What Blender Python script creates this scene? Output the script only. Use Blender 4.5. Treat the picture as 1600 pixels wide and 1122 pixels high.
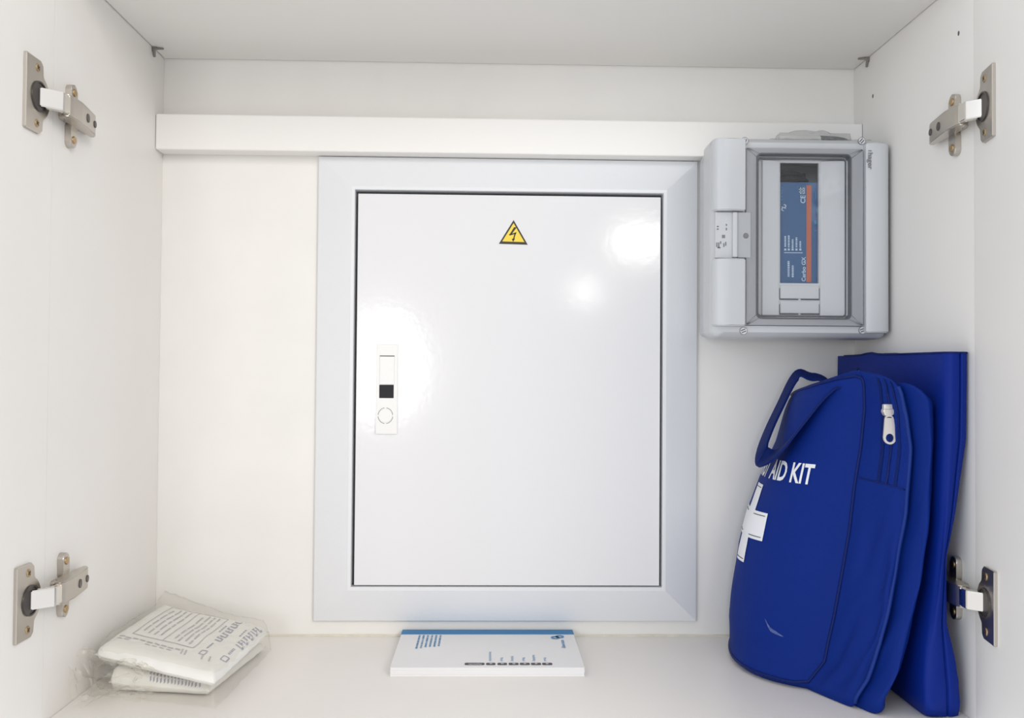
import bpy, bmesh, math, random
import numpy as np
from mathutils import Vector, Matrix, noise

# ------------------------------------------------------------------ camera
S = bpy.context.scene
COL = S.collection
for o in list(bpy.data.objects):
    bpy.data.objects.remove(o)
W, H, D = 0.854, 0.7036, 0.285          # inside width, height and depth of the wall cabinet (metres)
FPX = 1450.0
CAM = np.array([0.400, -1.140, 0.315])


def cam_axes(yaw, pitch, roll):
    cy, sy, cp, sp, cr, sr = math.cos(yaw), math.sin(yaw), math.cos(pitch), math.sin(pitch), math.cos(roll), math.sin(roll)
    f = np.array([sy * cp, cy * cp, sp])
    r0 = np.array([cy, -sy, 0.0])
    u0 = np.cross(r0, f)
    return cr * r0 + sr * u0, -sr * r0 + cr * u0, f


RV, UV, FV = cam_axes(0.0255, 0.0209, 0.00744)
cd = bpy.data.cameras.new('camera')
cam = bpy.data.objects.new('camera', cd)
COL.objects.link(cam)
cd.sensor_fit = 'HORIZONTAL'
cd.sensor_width = 36.0
cd.lens = 36.0 * FPX / 1600.0
cd.clip_start = 0.02
cam.matrix_world = Matrix(((RV[0], UV[0], -FV[0], CAM[0]), (RV[1], UV[1], -FV[1], CAM[1]), (RV[2], UV[2], -FV[2], CAM[2]), (0, 0, 0, 1)))
S.camera = cam

# ------------------------------------------------------------------ world, lights, exposure
S.view_settings.view_transform = 'Standard'
S.view_settings.look = 'None'
S.view_settings.gamma = 1.0
S.view_settings.use_curve_mapping = False
S.view_settings.exposure = 0.06
wd = bpy.data.worlds.new('room_light')
S.world = wd
wd.use_nodes = True
bg = wd.node_tree.nodes['Background']
bg.inputs[0].default_value = (0.97, 0.98, 1.0, 1)
bg.inputs[1].default_value = 0.99


def area(name, loc, target, sx, sy, power, color, shape='RECTANGLE'):
    l = bpy.data.lights.new(name, 'AREA')
    l.shape = shape
    l.size = sx
    l.size_y = sy
    l.energy = power
    l.color = color
    o = bpy.data.objects.new(name, l)
    COL.objects.link(o)
    o.location = loc
    o.rotation_euler = (Vector(target) - Vector(loc)).to_track_quat('-Z', 'Y').to_euler()
    return o


area('window_daylight', (-0.19, -4.0, 0.375), (0.4, 0, 0.35), 0.36, 0.52, 11.5, (0.95, 0.97, 1.0), 'ELLIPSE')
area('room_lamp_right', (1.62, -2.6, 1.35), (0.25, 0, 0.3), 0.8, 0.8, 24, (1.0, 0.965, 0.915))
area('room_lamp_left', (-1.5, -2.6, 0.85), (0.5, 0, 0.3), 1.2, 1.2, 19, (0.70, 0.85, 1.0))
area('spot_lamp_near', (1.01, -2.6, 0.87), (0.4, 0, 0.3), 0.22, 0.10, 1.6, (1.0, 0.94, 0.85), 'ELLIPSE')
area('spot_lamp_far', (0.955, -4.2, 0.82), (0.4, 0, 0.3), 0.10, 0.10, 0.9, (1.0, 0.96, 0.9), 'DISK')


# ------------------------------------------------------------------ helpers
def at(px, py, y):
    """point of the plane y = const seen at a pixel of the 1600 x 1122 frame"""
    d = FV + RV * (px - 800) / FPX - UV * (py - 561) / FPX
    t = (y - CAM[1]) / d[1]
    return CAM + t * d


def atz(px, py, z):
    d = FV + RV * (px - 800) / FPX - UV * (py - 561) / FPX
    return CAM + (z - CAM[2]) / d[2] * d


MATS = {}


def mat(name, col, rough=0.5, metal=0.0, spec=0.5, bump=0.0, bscale=200.0, var=0.0, vscale=6.0, coat=0.0, sheen=0.0, stretch=None):
    if name in MATS:
        return MATS[name]
    m = bpy.data.materials.new(name)
    m.use_nodes = True
    nt = m.node_tree
    b = nt.nodes['Principled BSDF']
    b.inputs['Base Color'].default_value = (*col, 1)
    b.inputs['Roughness'].default_value = rough
    b.inputs['Metallic'].default_value = metal
    b.inputs['Specular IOR Level'].default_value = spec
    b.inputs['Coat Weight'].default_value = coat
    b.inputs['Coat Roughness'].default_value = 0.1
    b.inputs['Sheen Weight'].default_value = sheen
    tc = nt.nodes.new('ShaderNodeTexCoord')
    src = tc.outputs['Object']
    if stretch:
        mp = nt.nodes.new('ShaderNodeMapping')
        mp.inputs['Scale'].default_value = stretch
        nt.links.new(src, mp.inputs['Vector'])
        src = mp.outputs['Vector']
    if bump:
        n = nt.nodes.new('ShaderNodeTexNoise')
        n.inputs['Scale'].default_value = bscale
        n.inputs['Detail'].default_value = 3
        nt.links.new(src, n.inputs['Vector'])
        bp = nt.nodes.new('ShaderNodeBump')
        bp.inputs['Strength'].default_value = bump
        bp.inputs['Distance'].default_value = 0.001
        nt.links.new(n.outputs['Fac'], bp.inputs['Height'])
        nt.links.new(bp.outputs['Normal'], b.inputs['Normal'])
    if var:
        n = nt.nodes.new('ShaderNodeTexNoise')
        n.inputs['Scale'].default_value = vscale
        n.inputs['Detail'].default_value = 5
        nt.links.new(src, n.inputs['Vector'])
        r = nt.nodes.new('ShaderNodeValToRGB')
        r.color_ramp.elements[0].position = 0.3
        r.color_ramp.elements[1].position = 0.7
        r.color_ramp.elements[0].color = (*[c * (1 - var) for c in col], 1)
        r.color_ramp.elements[1].color = (*[min(1, c * (1 + var * 0.4)) for c in col], 1)
        nt.links.new(n.outputs['Fac'], r.inputs['Fac'])
        nt.links.new(r.outputs['Color'], b.inputs['Base Color'])
    MATS[name] = m
    return m


def film(name, tint, gloss, haze=0.0, hazecol=(0.9, 0.9, 0.9), rough=0.15):
    """thin clear plastic: straight-through light with a sheen and a little milkiness"""
    m = bpy.data.materials.new(name)
    m.use_nodes = True
    nt = m.node_tree
    nt.nodes.remove(nt.nodes['Principled BSDF'])
    out = nt.nodes['Material Output']
    tr = nt.nodes.new('ShaderNodeBsdfTransparent')
    tr.inputs[0].default_value = (*tint, 1)
    dd = nt.nodes.new('ShaderNodeBsdfDiffuse')
    dd.inputs[0].default_value = (*hazecol, 1)
    tl = nt.nodes.new('ShaderNodeBsdfTranslucent')
    tl.inputs[0].default_value = (*hazecol, 1)
    df = nt.nodes.new('ShaderNodeMixShader')
    df.inputs[0].default_value = 0.5
    nt.links.new(dd.outputs[0], df.inputs[1])
    nt.links.new(tl.outputs[0], df.inputs[2])
    gl = nt.nodes.new('ShaderNodeBsdfGlossy')
    gl.inputs['Roughness'].default_value = rough
    m1 = nt.nodes.new('ShaderNodeMixShader')
    m1.inputs[0].default_value = haze
    nt.links.new(tr.outputs[0], m1.inputs[1])
    nt.links.new(df.outputs[0], m1.inputs[2])
    fr = nt.nodes.new('ShaderNodeLayerWeight')
    fr.inputs['Blend'].default_value = gloss
    m2 = nt.nodes.new('ShaderNodeMixShader')
    mx = nt.nodes.new('ShaderNodeMath')
    mx.operation = 'MAXIMUM'
    mx.inputs[1].default_value = 0.03
    nt.links.new(fr.outputs['Facing'], mx.inputs[0])
    nt.links.new(mx.outputs[0], m2.inputs[0])
    nt.links.new(m1.outputs[0], m2.inputs[1])
    nt.links.new(gl.outputs[0], m2.inputs[2])
    nt.links.new(m2.outputs[0], out.inputs['Surface'])
    return m


ROOTLOC = {}


def obj(name, bm, m, parent=None, smooth=None, label=None):
    """link a bmesh given in world coordinates as one mesh object (a part when it has a parent)"""
    loc = ROOTLOC.get(parent.name, Vector((0, 0, 0))) if parent else Vector((0, 0, 0))
    me = bpy.data.meshes.new(name)
    bmesh.ops.recalc_face_normals(bm, faces=bm.faces)
    bmesh.ops.translate(bm, verts=bm.verts, vec=-loc)
    bm.to_mesh(me)
    bm.free()
    if smooth is not None:
        me.shade_smooth()
        if smooth < 180:
            me.set_sharp_from_angle(angle=math.radians(smooth))
    me.materials.append(m)
    o = bpy.data.objects.new(name, me)
    COL.objects.link(o)
    if smooth is not None and smooth < 60:
        wn = o.modifiers.new('flat_faces', 'WEIGHTED_NORMAL')
        wn.keep_sharp = True
        wn.weight = 100
    if parent:
        o.parent = parent
    ROOTLOC[o.name] = loc
    if label:
        o['label'] = label
    return o


def thing(name, label, cat, loc, group=None):
    o = bpy.data.objects.new(name, None)
    o.empty_display_size = 0.02
    COL.objects.link(o)
    o.location = loc
    o['label'] = label
    o['category'] = cat
    if group:
        o['group'] = group
    ROOTLOC[o.name] = Vector(loc)
    return o


def structure(o, label=None):
    o['kind'] = 'structure'
    if label:
        o['label'] = label
    return o


def B():
    return bmesh.new()


def box(bm, x0, x1, y0, y1, z0, z1, r=0.0, seg=2, M=None):
    r_ = bmesh.ops.create_cube(bm, size=1.0)
    vs = r_['verts']
    for v in vs:
        v.co = Vector(((x0 + x1) / 2 + v.co.x * (x1 - x0), (y0 + y1) / 2 + v.co.y * (y1 - y0), (z0 + z1) / 2 + v.co.z * (z1 - z0)))
    if r > 0:
        es = list({e for v in vs for e in v.link_edges})
        g = bmesh.ops.bevel(bm, geom=es, offset=r, segments=seg, affect='EDGES', profile=0.5)
        vs = list({v for f in g['faces'] for v in f.verts} | {v for v in vs if v.is_valid})
    if M:
        bmesh.ops.transform(bm, matrix=M, verts=vs)
    return vs


def prism(bm, pts, axis_fn, a, b, r=0.0, seg=2):
    """extrude a 2D outline between depths a and b; axis_fn(u, v, depth) -> 3D"""
    lo = [bm.verts.new(axis_fn(u, v, a)) for u, v in pts]
    hi = [bm.verts.new(axis_fn(u, v, b)) for u, v in pts]
    n = len(pts)
    fa = bm.faces.new(lo)
    fb = bm.faces.new(hi[::-1])
    for i in range(n):
        bm.faces.new((lo[i], hi[i], hi[(i + 1) % n], lo[(i + 1) % n]))
    if r > 0:
        bmesh.ops.bevel(bm, geom=list(fb.edges), offset=r, segments=seg, affect='EDGES', profile=0.5)
    return lo + hi


XZ = lambda u, v, d: Vector((u, d, v))       # outline in x,z; depth along y
XY = lambda u, v, d: Vector((u, v, d))       # outline in x,y; depth along z


def rrect(x0, x1, z0, z1, r, n=5):
    pts = []
    for cx, cz, a0 in ((x1 - r, z1 - r, 0), (x0 + r, z1 - r, 90), (x0 + r, z0 + r, 180), (x1 - r, z0 + r, 270)):
        for k in range(n + 1):
            a = math.radians(a0 + 90 * k / n)
            pts.append((cx + r * math.cos(a), cz + r * math.sin(a)))
    return pts


def ring(bm, outer, inner, fn, a, b):
    """solid ring between two outlines with equal point counts"""
    n = len(outer)
    V = [[bm.verts.new(fn(u, v, d)) for u, v in o] for o, d in ((outer, a), (outer, b), (inner, b), (inner, a))]
    for k in range(4):
        p, q = V[k], V[(k + 1) % 4]
        for i in range(n):
            bm.faces.new((p[i], p[(i + 1) % n], q[(i + 1) % n], q[i]))


def circle(cx, cz, r, n=24):
    return [(cx + r * math.cos(2 * math.pi * i / n), cz + r * math.sin(2 * math.pi * i / n)) for i in range(n)]


def tube(bm, path, rad, n=8, closed=False, cap=True):
    P = [Vector(p) for p in path]
    m = len(P)
    rings = []
    up = None
    for i in range(m):
        a = P[(i - 1) % m] if closed or i > 0 else P[i]
        b = P[(i + 1) % m] if closed or i < m - 1 else P[i]
        t = (b - a).normalized()
        if up is None:
            up = t.orthogonal().normalized()
        up = (up - t * up.dot(t)).normalized()
        s = t.cross(up)
        rr = rad(i / (m - 1)) if callable(rad) else rad
        rings.append([bm.verts.new(P[i] + (up * math.cos(2 * math.pi * k / n) + s * math.sin(2 * math.pi * k / n)) * rr) for k in range(n)])
    for i in range(m if closed else m - 1):
        p, q = rings[i], rings[(i + 1) % m]
        for k in range(n):
            bm.faces.new((p[k], p[(k + 1) % n], q[(k + 1) % n], q[k]))
    if cap and not closed:
        bm.faces.new(rings[0][::-1])
        bm.faces.new(rings[-1])


def ribbon(bm, path, wdir, width, thick):
    """flat webbing along a path; wdir one direction per point"""
    P = [Vector(p) for p in path]
    m = len(P)
    R = []
    for i in range(m):
        t = (P[min(i + 1, m - 1)] - P[max(i - 1, 0)]).normalized()
        w = Vector(wdir[i])
        w = (w - t * w.dot(t)).normalized()
        nn = t.cross(w)
        R.append([bm.verts.new(P[i] + w * a * width / 2 + nn * b * thick / 2) for a, b in ((-1, -1), (-1, 1), (-.85, 1.3), (.85, 1.3), (1, 1), (1, -1), (.85, -1.3), (-.85, -1.3))])
    n = 8
    for i in range(m - 1):
        for k in range(n):
            bm.faces.new((R[i][k], R[i][(k + 1) % n], R[i + 1][(k + 1) % n], R[i + 1][k]))
    bm.faces.new(R[0][::-1])
    bm.faces.new(R[-1])


def catmull(pts, n):
    P = [np.array(p, float) for p in pts]
    P = [2 * P[0] - P[1]] + P + [2 * P[-1] - P[-2]]
    out = []
    for i in range(1, len(P) - 2):
        for k in range(n):
            t = k / n
            a, b, c, d = P[i - 1], P[i], P[i + 1], P[i + 2]
            out.append(0.5 * (2 * b + (c - a) * t + (2 * a - 5 * b + 4 * c - d) * t * t + (3 * b - a - 3 * c + d) * t ** 3))
    out.append(P[-2])
    return out


def text_polys(s, bold=False):
    """outlines of a word as a triangulated flat mesh: list of 2D verts and faces, height of capitals about 0.7"""
    cu = bpy.data.curves.new('lettering', 'FONT')
    cu.body = s
    cu.size = 1.0
    cu.resolution_u = 3
    if bold:
        cu.offset = 0.022
    to = bpy.data.objects.new('lettering', cu)
    COL.objects.link(to)
    dg = bpy.context.evaluated_depsgraph_get()
    me = to.evaluated_get(dg).to_mesh()
    V = [(v.co.x, v.co.y) for v in me.vertices]
    Fc = [tuple(p.vertices) for p in me.polygons]
    to.evaluated_get(dg).to_mesh_clear()
    bpy.data.objects.remove(to)
    bpy.data.curves.remove(cu)
    return V, Fc


def add_text(bm, s, fn, size, bold=False, sx=1.0, align='L'):
    """put a word on a surface: fn(u, v) -> 3D point; size is the letter size"""
    V, Fc = text_polys(s, bold)
    k = size / 0.7
    w = max(v[0] for v in V) if V else 0
    off = 0 if align == 'L' else (-w if align == 'R' else -w / 2)
    vs = [bm.verts.new(fn((x + off) * k * sx, y * k)) for x, y in V]
    for f in Fc:
        try:
            bm.faces.new([vs[i] for i in f])
        except ValueError:
            pass


def quad(bm, fn, u0, u1, v0, v1, nu=1, nv=1):
    g = [[bm.verts.new(fn(u0 + (u1 - u0) * i / nu, v0 + (v1 - v0) * j / nv)) for i in range(nu + 1)] for j in range(nv + 1)]
    for j in range(nv):
        for i in range(nu):
            bm.faces.new((g[j][i], g[j][i + 1], g[j + 1][i + 1], g[j + 1][i]))


def poly(bm, fn, pts):
    bm.faces.new([bm.verts.new(fn(u, v)) for u, v in pts])


# ------------------------------------------------------------------ materials
M_wall = mat('white_laminate', (0.815, 0.79, 0.755), 0.42, bump=0.05, bscale=500, var=0.015, vscale=9)
M_back = mat('white_painted_board', (0.82, 0.80, 0.765), 0.5, bump=0.10, bscale=140, var=0.03, vscale=12)
M_ceil = mat('off_white_melamine', (0.79, 0.775, 0.745), 0.45, bump=0.06, bscale=600)
M_floor = mat('white_shelf_laminate', (0.83, 0.795, 0.755), 0.38, bump=0.06, bscale=400, var=0.02, vscale=7)
M_trim = mat('white_batten_paint', (0.84, 0.82, 0.79), 0.4, bump=0.06, bscale=120)
M_frame = mat('powder_coat_frame', (0.77, 0.78, 0.80), 0.32, bump=0.10, bscale=330, spec=0.6)
M_steel = mat('glossy_white_steel', (0.77, 0.765, 0.775), 0.115, bump=0.06, bscale=130, spec=0.5)
M_white_pl = mat('white_plastic', (0.80, 0.79, 0.77), 0.3)
M_black = mat('black_plastic', (0.02, 0.02, 0.024), 0.55, spec=0.25)
M_dark = mat('dark_gap', (0.10, 0.10, 0.115), 0.6)
M_yellow = mat('yellow_sticker', (0.86, 0.64, 0.06), 0.45)
M_ink = mat('black_ink', (0.03, 0.024, 0.015), 0.5)
M_nickel = mat('brushed_nickel', (0.56, 0.52, 0.47), 0.30, metal=1.0, bump=0.05, bscale=900)
M_nickel_b = mat('polished_nickel', (0.78, 0.75, 0.71), 0.16, metal=1.0)
M_dnick = mat('dark_steel', (0.10, 0.09, 0.085), 0.4, metal=0.7)
M_brass = mat('brass_screw', (0.50, 0.36, 0.20), 0.35, metal=1.0)
M_grey = mat('light_grey_abs', (0.56, 0.57, 0.585), 0.35, bump=0.03, bscale=900)
M_grey2 = mat('grey_mask_plastic', (0.72, 0.72, 0.73), 0.4)
M_gask = mat('dark_gasket', (0.10, 0.105, 0.12), 0.35)
M_greyink = mat('grey_print', (0.20, 0.20, 0.22), 0.5)
M_mod = mat('blue_module_label', (0.035, 0.115, 0.27), 0.4)
M_modblk = mat('black_housing', (0.018, 0.018, 0.022), 0.45)
M_orange = mat('orange_stripe', (0.55, 0.14, 0.07), 0.4)
M_lblue = mat('pale_blue_print', (0.55, 0.68, 0.82), 0.5)
M_paper = mat('white_paper', (0.80, 0.79, 0.79), 0.6, var=0.01, vscale=30)
M_cyan = mat('blue_cover_band', (0.012, 0.19, 0.44), 0.45)
M_bluep = mat('blue_print', (0.06, 0.26, 0.50), 0.5)
M_tab = mat('dark_tab_print', (0.045, 0.035, 0.045), 0.5)
M_cloth = mat('royal_blue_nylon', (0.0026, 0.021, 0.190), 0.65, bump=0.25, bscale=1500, spec=0.12)
M_cloth2 = mat('deep_blue_vinyl', (0.0016, 0.018, 0.205), 0.55, bump=0.2, bscale=900, spec=0.15)
M_web = mat('navy_webbing', (0.003, 0.014, 0.115), 0.65, bump=0.4, bscale=1200, spec=0.12)
M_pipe = mat('navy_piping', (0.003, 0.013, 0.11), 0.5, spec=0.15)
M_print = mat('white_bag_print', (0.80, 0.81, 0.84), 0.6)
M_stitch = mat('dark_stitching', (0.06, 0.05, 0.05), 0.7)
M_zip = mat('zip_metal', (0.80, 0.76, 0.71), 0.3, metal=0.6)
M_pack = mat('white_packet_paper', (0.82, 0.81, 0.77), 0.55, bump=0.25, bscale=90, var=0.02, vscale=40)
M_packp = mat('grey_blue_packet_print', (0.33, 0.34, 0.43), 0.6)
M_packg = mat('grey_packet_print', (0.44, 0.43, 0.45), 0.6)
M_clip = mat('grey_clip_plastic', (0.22, 0.20, 0.17), 0.5)
M_caulk = mat('cream_sealant', (0.72, 0.68, 0.58), 0.55, var=0.12, vscale=60)
M_film = film('clear_polythene', (0.992, 0.988, 0.975), 0.05, haze=0.09, hazecol=(0.95, 0.93, 0.88), rough=0.25)
M_film2 = film('grey_clear_wrap', (0.985, 0.985, 0.985), 0.06, haze=0.09, hazecol=(0.75, 0.76, 0.78), rough=0.2)
M_lid = film('smoky_clear_lid', (0.95, 0.955, 0.96), 0.05, haze=0.02, hazecol=(0.6, 0.62, 0.65), rough=0.06)
M_lidf = film('lid_rim_clear', (0.92, 0.925, 0.93), 0.10, haze=0.72, hazecol=(0.74, 0.75, 0.78), rough=0.12)

# ------------------------------------------------------------------ cabinet shell
T = 0.018
bm = B(); box(bm, -0.02, W + 0.02, 0, 0.012, -0.02, H + 0.04)
wall_back = structure(obj('wall_back', bm, M_back))
bm = B(); box(bm, -T, -0.0, -D, -0.0004, -T, H + 0.03)
wall_left = structure(obj('wall_left', bm, M_wall))
bm = B(); box(bm, W, W + T, -D, -0.0004, -T, H + 0.03)
wall_right = structure(obj('wall_right', bm, M_wall))
bm = B(); box(bm, 0.0003, W - 0.0003, -D, -0.0004, -T, 0.0, 0.0005, 1)
floor = structure(obj('floor', bm, M_floor))
bm = B()
box(bm, 0.0011, W - 0.0011, -D, -0.0016, H, H + 0.016)
box(bm, 0.0002, W - 0.0002, -D, -0.0004, H + 0.0155, H + 0.03)
ceiling = structure(obj('ceiling', bm, M_ceil))
# painted batten along the back, and the bead of sealant at the foot of the back wall
bm = B(); box(bm, 0.0004, W - 0.0004, -0.027, -0.0002, 0.5855, 0.6285, 0.0015, 2)
batten = structure(obj('trim_1', bm, M_trim), 'white painted batten fixed across the back wall under the ceiling')
bm = B()
for a, b in ((0.002, 0.852),):
    pth = [(a + (b - a) * i / 60, -0.0006, 0.0006 + 0.0008 * abs(noise.noise(Vector((i * .7, 3, 1))))) for i in range(61)]
    tube(bm, pth, lambda t: 0.0018 + 0.0007 * noise.noise(Vector((t * 30, 0, 0))), 6)
structure(obj('trim_2', bm, M_caulk, smooth=180), 'cream bead of sealant along the foot of the back wall')


def pin_hole(y, z, name='screw_hole'):
    bm = B()
    c = [(y + 0.0017 * math.cos(a), z + 0.0024 * math.sin(a)) for a in [2 * math.pi * k / 14 for k in range(14)]]
    prism(bm, c, lambda u, v, d: Vector((W - d, u, v)), -0.0004, 0.0002)
    obj(name, bm, M_dark, wall_right)


pin_hole(-0.2571, 0.6532)
pin_hole(-0.0562, 0.6533)

# doors of the cabinet, both standing open at the sides
DOOR_TILT = {-1: 0.0, 1: math.radians(10)}


def door(side, name, label):
    x0 = 0.0 if side < 0 else W
    piv = Vector((x0, -D - 0.0004, 0))
    R = Matrix.Translation(piv) @ Matrix.Rotation(-DOOR_TILT[side] * side, 4, 'Z') @ Matrix.Translation(-piv)
    bm = B()
    a, b = (x0 - T, x0) if side < 0 else (x0, x0 + T)
    box(bm, a, b, -D - 0.43, -D - 0.0004, -T, H + 0.03, 0.0, 2, R)
    o = obj(name, bm, M_wall)
    structure(o, label)
    return R


DR = {-1: door(-1, 'door_1', 'white cabinet door standing open at the left'), 1: door(1, 'door_2', 'white cabinet door standing open at the right')}


# ------------------------------------------------------------------ concealed hinges
def hinge(side, zc, label):
    x0 = 0.0 if side < 0 else W
    L = lambda u, n, w: Vector((x0 - side * n, -D - 0.002 + u, zc + w))      # u into the cabinet, n away from the wall, w up
    DM = DR[side]
    root = thing('hinge', label, 'hinge', L(0.03, 0, 0), 'concealed hinges of the two open doors')
    # cup flange: straight strip with a round belly, on the door
    out = [(-0.0535, -0.0315), (-0.0525, -0.0325), (-0.028, -0.0325), (-0.0235, -0.029), (-0.0235, -0.019)]
    for k in range(11):
        a = math.radians(-62 + 124 * k / 10)
        out.append((-0.0305 + 0.0205 * math.cos(a), 0.0205 * math.sin(a)))
    out += [(-0.0235, 0.019), (-0.0235, 0.029), (-0.028, 0.0325), (-0.0525, 0.0325), (-0.0535, 0.0315)]
    bm = B()
    prism(bm, out, lambda u, v, d: DM @ L(u, d, v), 0.0001, 0.0030, 0.0006, 1)
    obj('cup_flange', bm, M_nickel, root, 40)
    bm = B()
    cup = [(-0.030 + 0.0145 * math.cos(a), 0.0135 * math.sin(a)) for a in [2 * math.pi * k / 28 for k in range(28)]]
    inn = [(-0.030 + 0.0130 * math.cos(a), 0.0120 * math.sin(a)) for a in [2 * math.pi * k / 28 for k in range(28)]]
    ring(bm, cup, inn, lambda u, v, d: DM @ L(u, d, v), 0.0029, 0.0042)
    prism(bm, inn, lambda u, v, d: DM @ L(u, d, v), 0.0028, 0.0033)  # filled disc, dark colour stands for the shade in the cup
    obj('cup', bm, M_dnick, root, 40, 'hinge cup with its shaded hollow painted as a dark disc')
    for w in (-0.0245, 0.0245):
        bm = B()
        c = circle(-0.034, w, 0.0036, 14)
        prism(bm, c, lambda u, v, d: DM @ L(u, d, v), 0.0027, 0.0037, 0.0004, 1)
        s_ = obj('screw', bm, M_brass, root, 40)
        bm = B()
        for ang in (0.6, 0.6 + math.pi / 2):
            p = [(-0.034 + math.cos(ang) * a - math.sin(ang) * b, w + math.sin(ang) * a + math.cos(ang) * b) for a, b in ((-.0022, -.0005), (.0022, -.0005), (.0022, .0005), (-.0022, .0005))]
            prism(bm, p, lambda u, v, d: DM @ L(u, d, v), 0.0036, 0.0039)
        obj('cross_slot', bm, M_dnick, s_)
    # bent arm from the cup over to the body
    bm = B()
    prof = [(-0.0315, 0.0034), (-0.0175, 0.0182), (-0.0150, 0.0188), (0.004, 0.0180), (0.004, 0.0130), (-0.0120, 0.0135), (-0.0215, 0.0034)]
    hw = 0.0083
    vs = prism(bm, prof, lambda u, v, d: L(u, v, d), -hw, hw)
    bmesh.ops.bevel(bm, geom=[e for e in bm.edges], offset=0.0008, segments=2, affect='EDGES')
    obj('arm', bm, M_nickel_b, root, 50)
    # hinge body clipped to the mounting plate
    bm = B()
    top = [(-0.0060, 0.0110), (-0.0060, 0.0180), (0.001, 0.0192), (0.020, 0.0188), (0.060, 0.0140), (0.071, 0.0095), (0.071, 0.0045), (0.012, 0.0045), (0.008, 0.0100)]
    prism(bm, top, lambda u, v, d: L(u, v, d), -0.0100, 0.0100)
    bmesh.ops.bevel(bm, geom=[e for e in bm.edges], offset=0.0010, segments=2, affect='EDGES')
    body = obj('body', bm, M_nickel, root, 50)
    for u, n_, r_ in ((0.037, 0.01655, 0.0042), (0.0585, 0.01415, 0.0034)):
        bm = B()
        prism(bm, circle(u, 0.0, r_, 16), lambda a, b, d: L(a, n_ + d - (a - u) * 0.12, b), -0.001, 0.0007)
        obj('adjusting_screw', bm, M_dnick, body, 40)
    # mounting plate with its two wings
    bm = B()
    prism(bm, rrect(0.0125, 0.071, -0.0075, 0.0075, 0.003), lambda u, v, d: L(u, d, v), 0.0002, 0.0055)
    for sg in (-1, 1):
        w0, w1 = sorted((sg * 0.006, sg * 0.030))
        prism(bm, rrect(0.0255, 0.0385, w0, w1, 0.0060), lambda u, v, d: L(u, d, v), 0.0002, 0.0060, 0.0012, 2)
    plate = obj('mounting_plate', bm, M_nickel, root, 45)
    for sg in (-1, 1):
        bm = B()
        prism(bm, circle(0.032, sg * 0.0225, 0.0037, 14), lambda u, v, d: L(u, d, v), 0.0058, 0.0070, 0.0005, 1)
        obj('wing_screw', bm, M_brass, plate, 40)
    return root


hinge(-1, 0.5600, 'nickel concealed hinge on the left door near the ceiling')
hinge(-1, 0.1185, 'nickel concealed hinge on the left door above the white dressing packets')
hinge(1, 0.5640, 'nickel concealed hinge on the right door near the ceiling')
hinge(1, 0.1170, 'nickel concealed hinge on the right door beside the blue bag')

# ------------------------------------------------------------------ small corner clips under the ceiling
for side, y, lab in ((-1, -0.0404, 'tiny grey plastic clip in the corner of ceiling and left wall'), (1, -0.0451, 'tiny grey plastic clip in the corner of ceiling and right wall')):
    x0 = 0.0 if side < 0 else W
    root = thing('corner_clip', lab, 'clip', (x0, y, H), 'plastic clips under the cabinet ceiling')
    L = lambda a, b, c: (x0 - side * a, y + b, H - c)
    bm = B()
    tube(bm, catmull([L(0.0005, 0, 0.0022), L(0.0065, 0.001, 0.0016), L(0.0125, 0.0025, 0.0013)], 5), lambda t: 0.0019 - 0.0009 * t, 8)
    obj('ceiling_prong', bm, M_clip, root, 60)
    bm = B()
    tube(bm, catmull([L(0.0016, 0.000, 0.0006), L(0.0020, 0.001, 0.0055), L(0.0015, 0.004, 0.0105)], 5), lambda t: 0.0021 - 0.0008 * t, 8)
    obj('wall_prong', bm, M_clip, root, 60)
    bm = B()
    prism(bm, [(0.0004, 0.0004), (0.0055, 0.0004), (0.0004, 0.0055)], lambda a, c, d: Vector(L(a, d, c)), -0.002, 0.003)
    obj('web', bm, M_clip, root)

# ------------------------------------------------------------------ flush electrical panel
FX0, FX1, FZ0, FZ1 = 0.1905, 0.6570, 0.0195, 0.5848        # outside of the frame
IX0, IX1, IZ0, IZ1 = 0.2373, 0.6122, 0.0635, 0.5420        # inside of the frame
panel = thing('electrical_panel', 'large white steel electrical panel with closed door in the back wall', 'electrical panel', ((FX0 + FX1) / 2, 0, FZ0))
bm = B()
loops = []
for x0, x1, z0, z1, y in ((FX0, FX1, FZ0, FZ1, -0.0002), (FX0, FX1, FZ0, FZ1, -0.0045), (FX0 + .001, FX1 - .001, FZ0 + .001, FZ1 - .001, -0.0055),
                          (IX0 - .004, IX1 + .004, IZ0 - .004, IZ1 + .004, -0.0180), (IX0 - .0008, IX1 + .0008, IZ0 - .0008, IZ1 + .0008, -0.0182), (IX0, IX1, IZ0, IZ1, -0.0175), (IX0, IX1, IZ0, IZ1, -0.0002)):
    loops.append([bm.verts.new((x, y, z)) for x, z in ((x0, z0), (x1, z0), (x1, z1), (x0, z1))])
for p, q in zip(loops[:-1], loops[1:]):
    for i in range(4):
        bm.faces.new((p[i], p[(i + 1) % 4], q[(i + 1) % 4], q[i]))
obj('frame', bm, M_frame, panel)
bm = B(); box(bm, IX0 + .0003, IX1 - .0003, -0.003, -0.0003, IZ0 + .0003, IZ1 - .0003)
obj('inner_box', bm, M_dark, panel, label='dark recess behind the panel door')
bm = B(); box(bm, IX0 + 0.0032, IX1 - 0.0027, -0.0140, -0.0032, IZ0 + 0.0012, IZ1 - 0.0040, 0.0009, 2)
pdoor = obj('door', bm, M_steel, panel, 40)
YD = -0.0140
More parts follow.
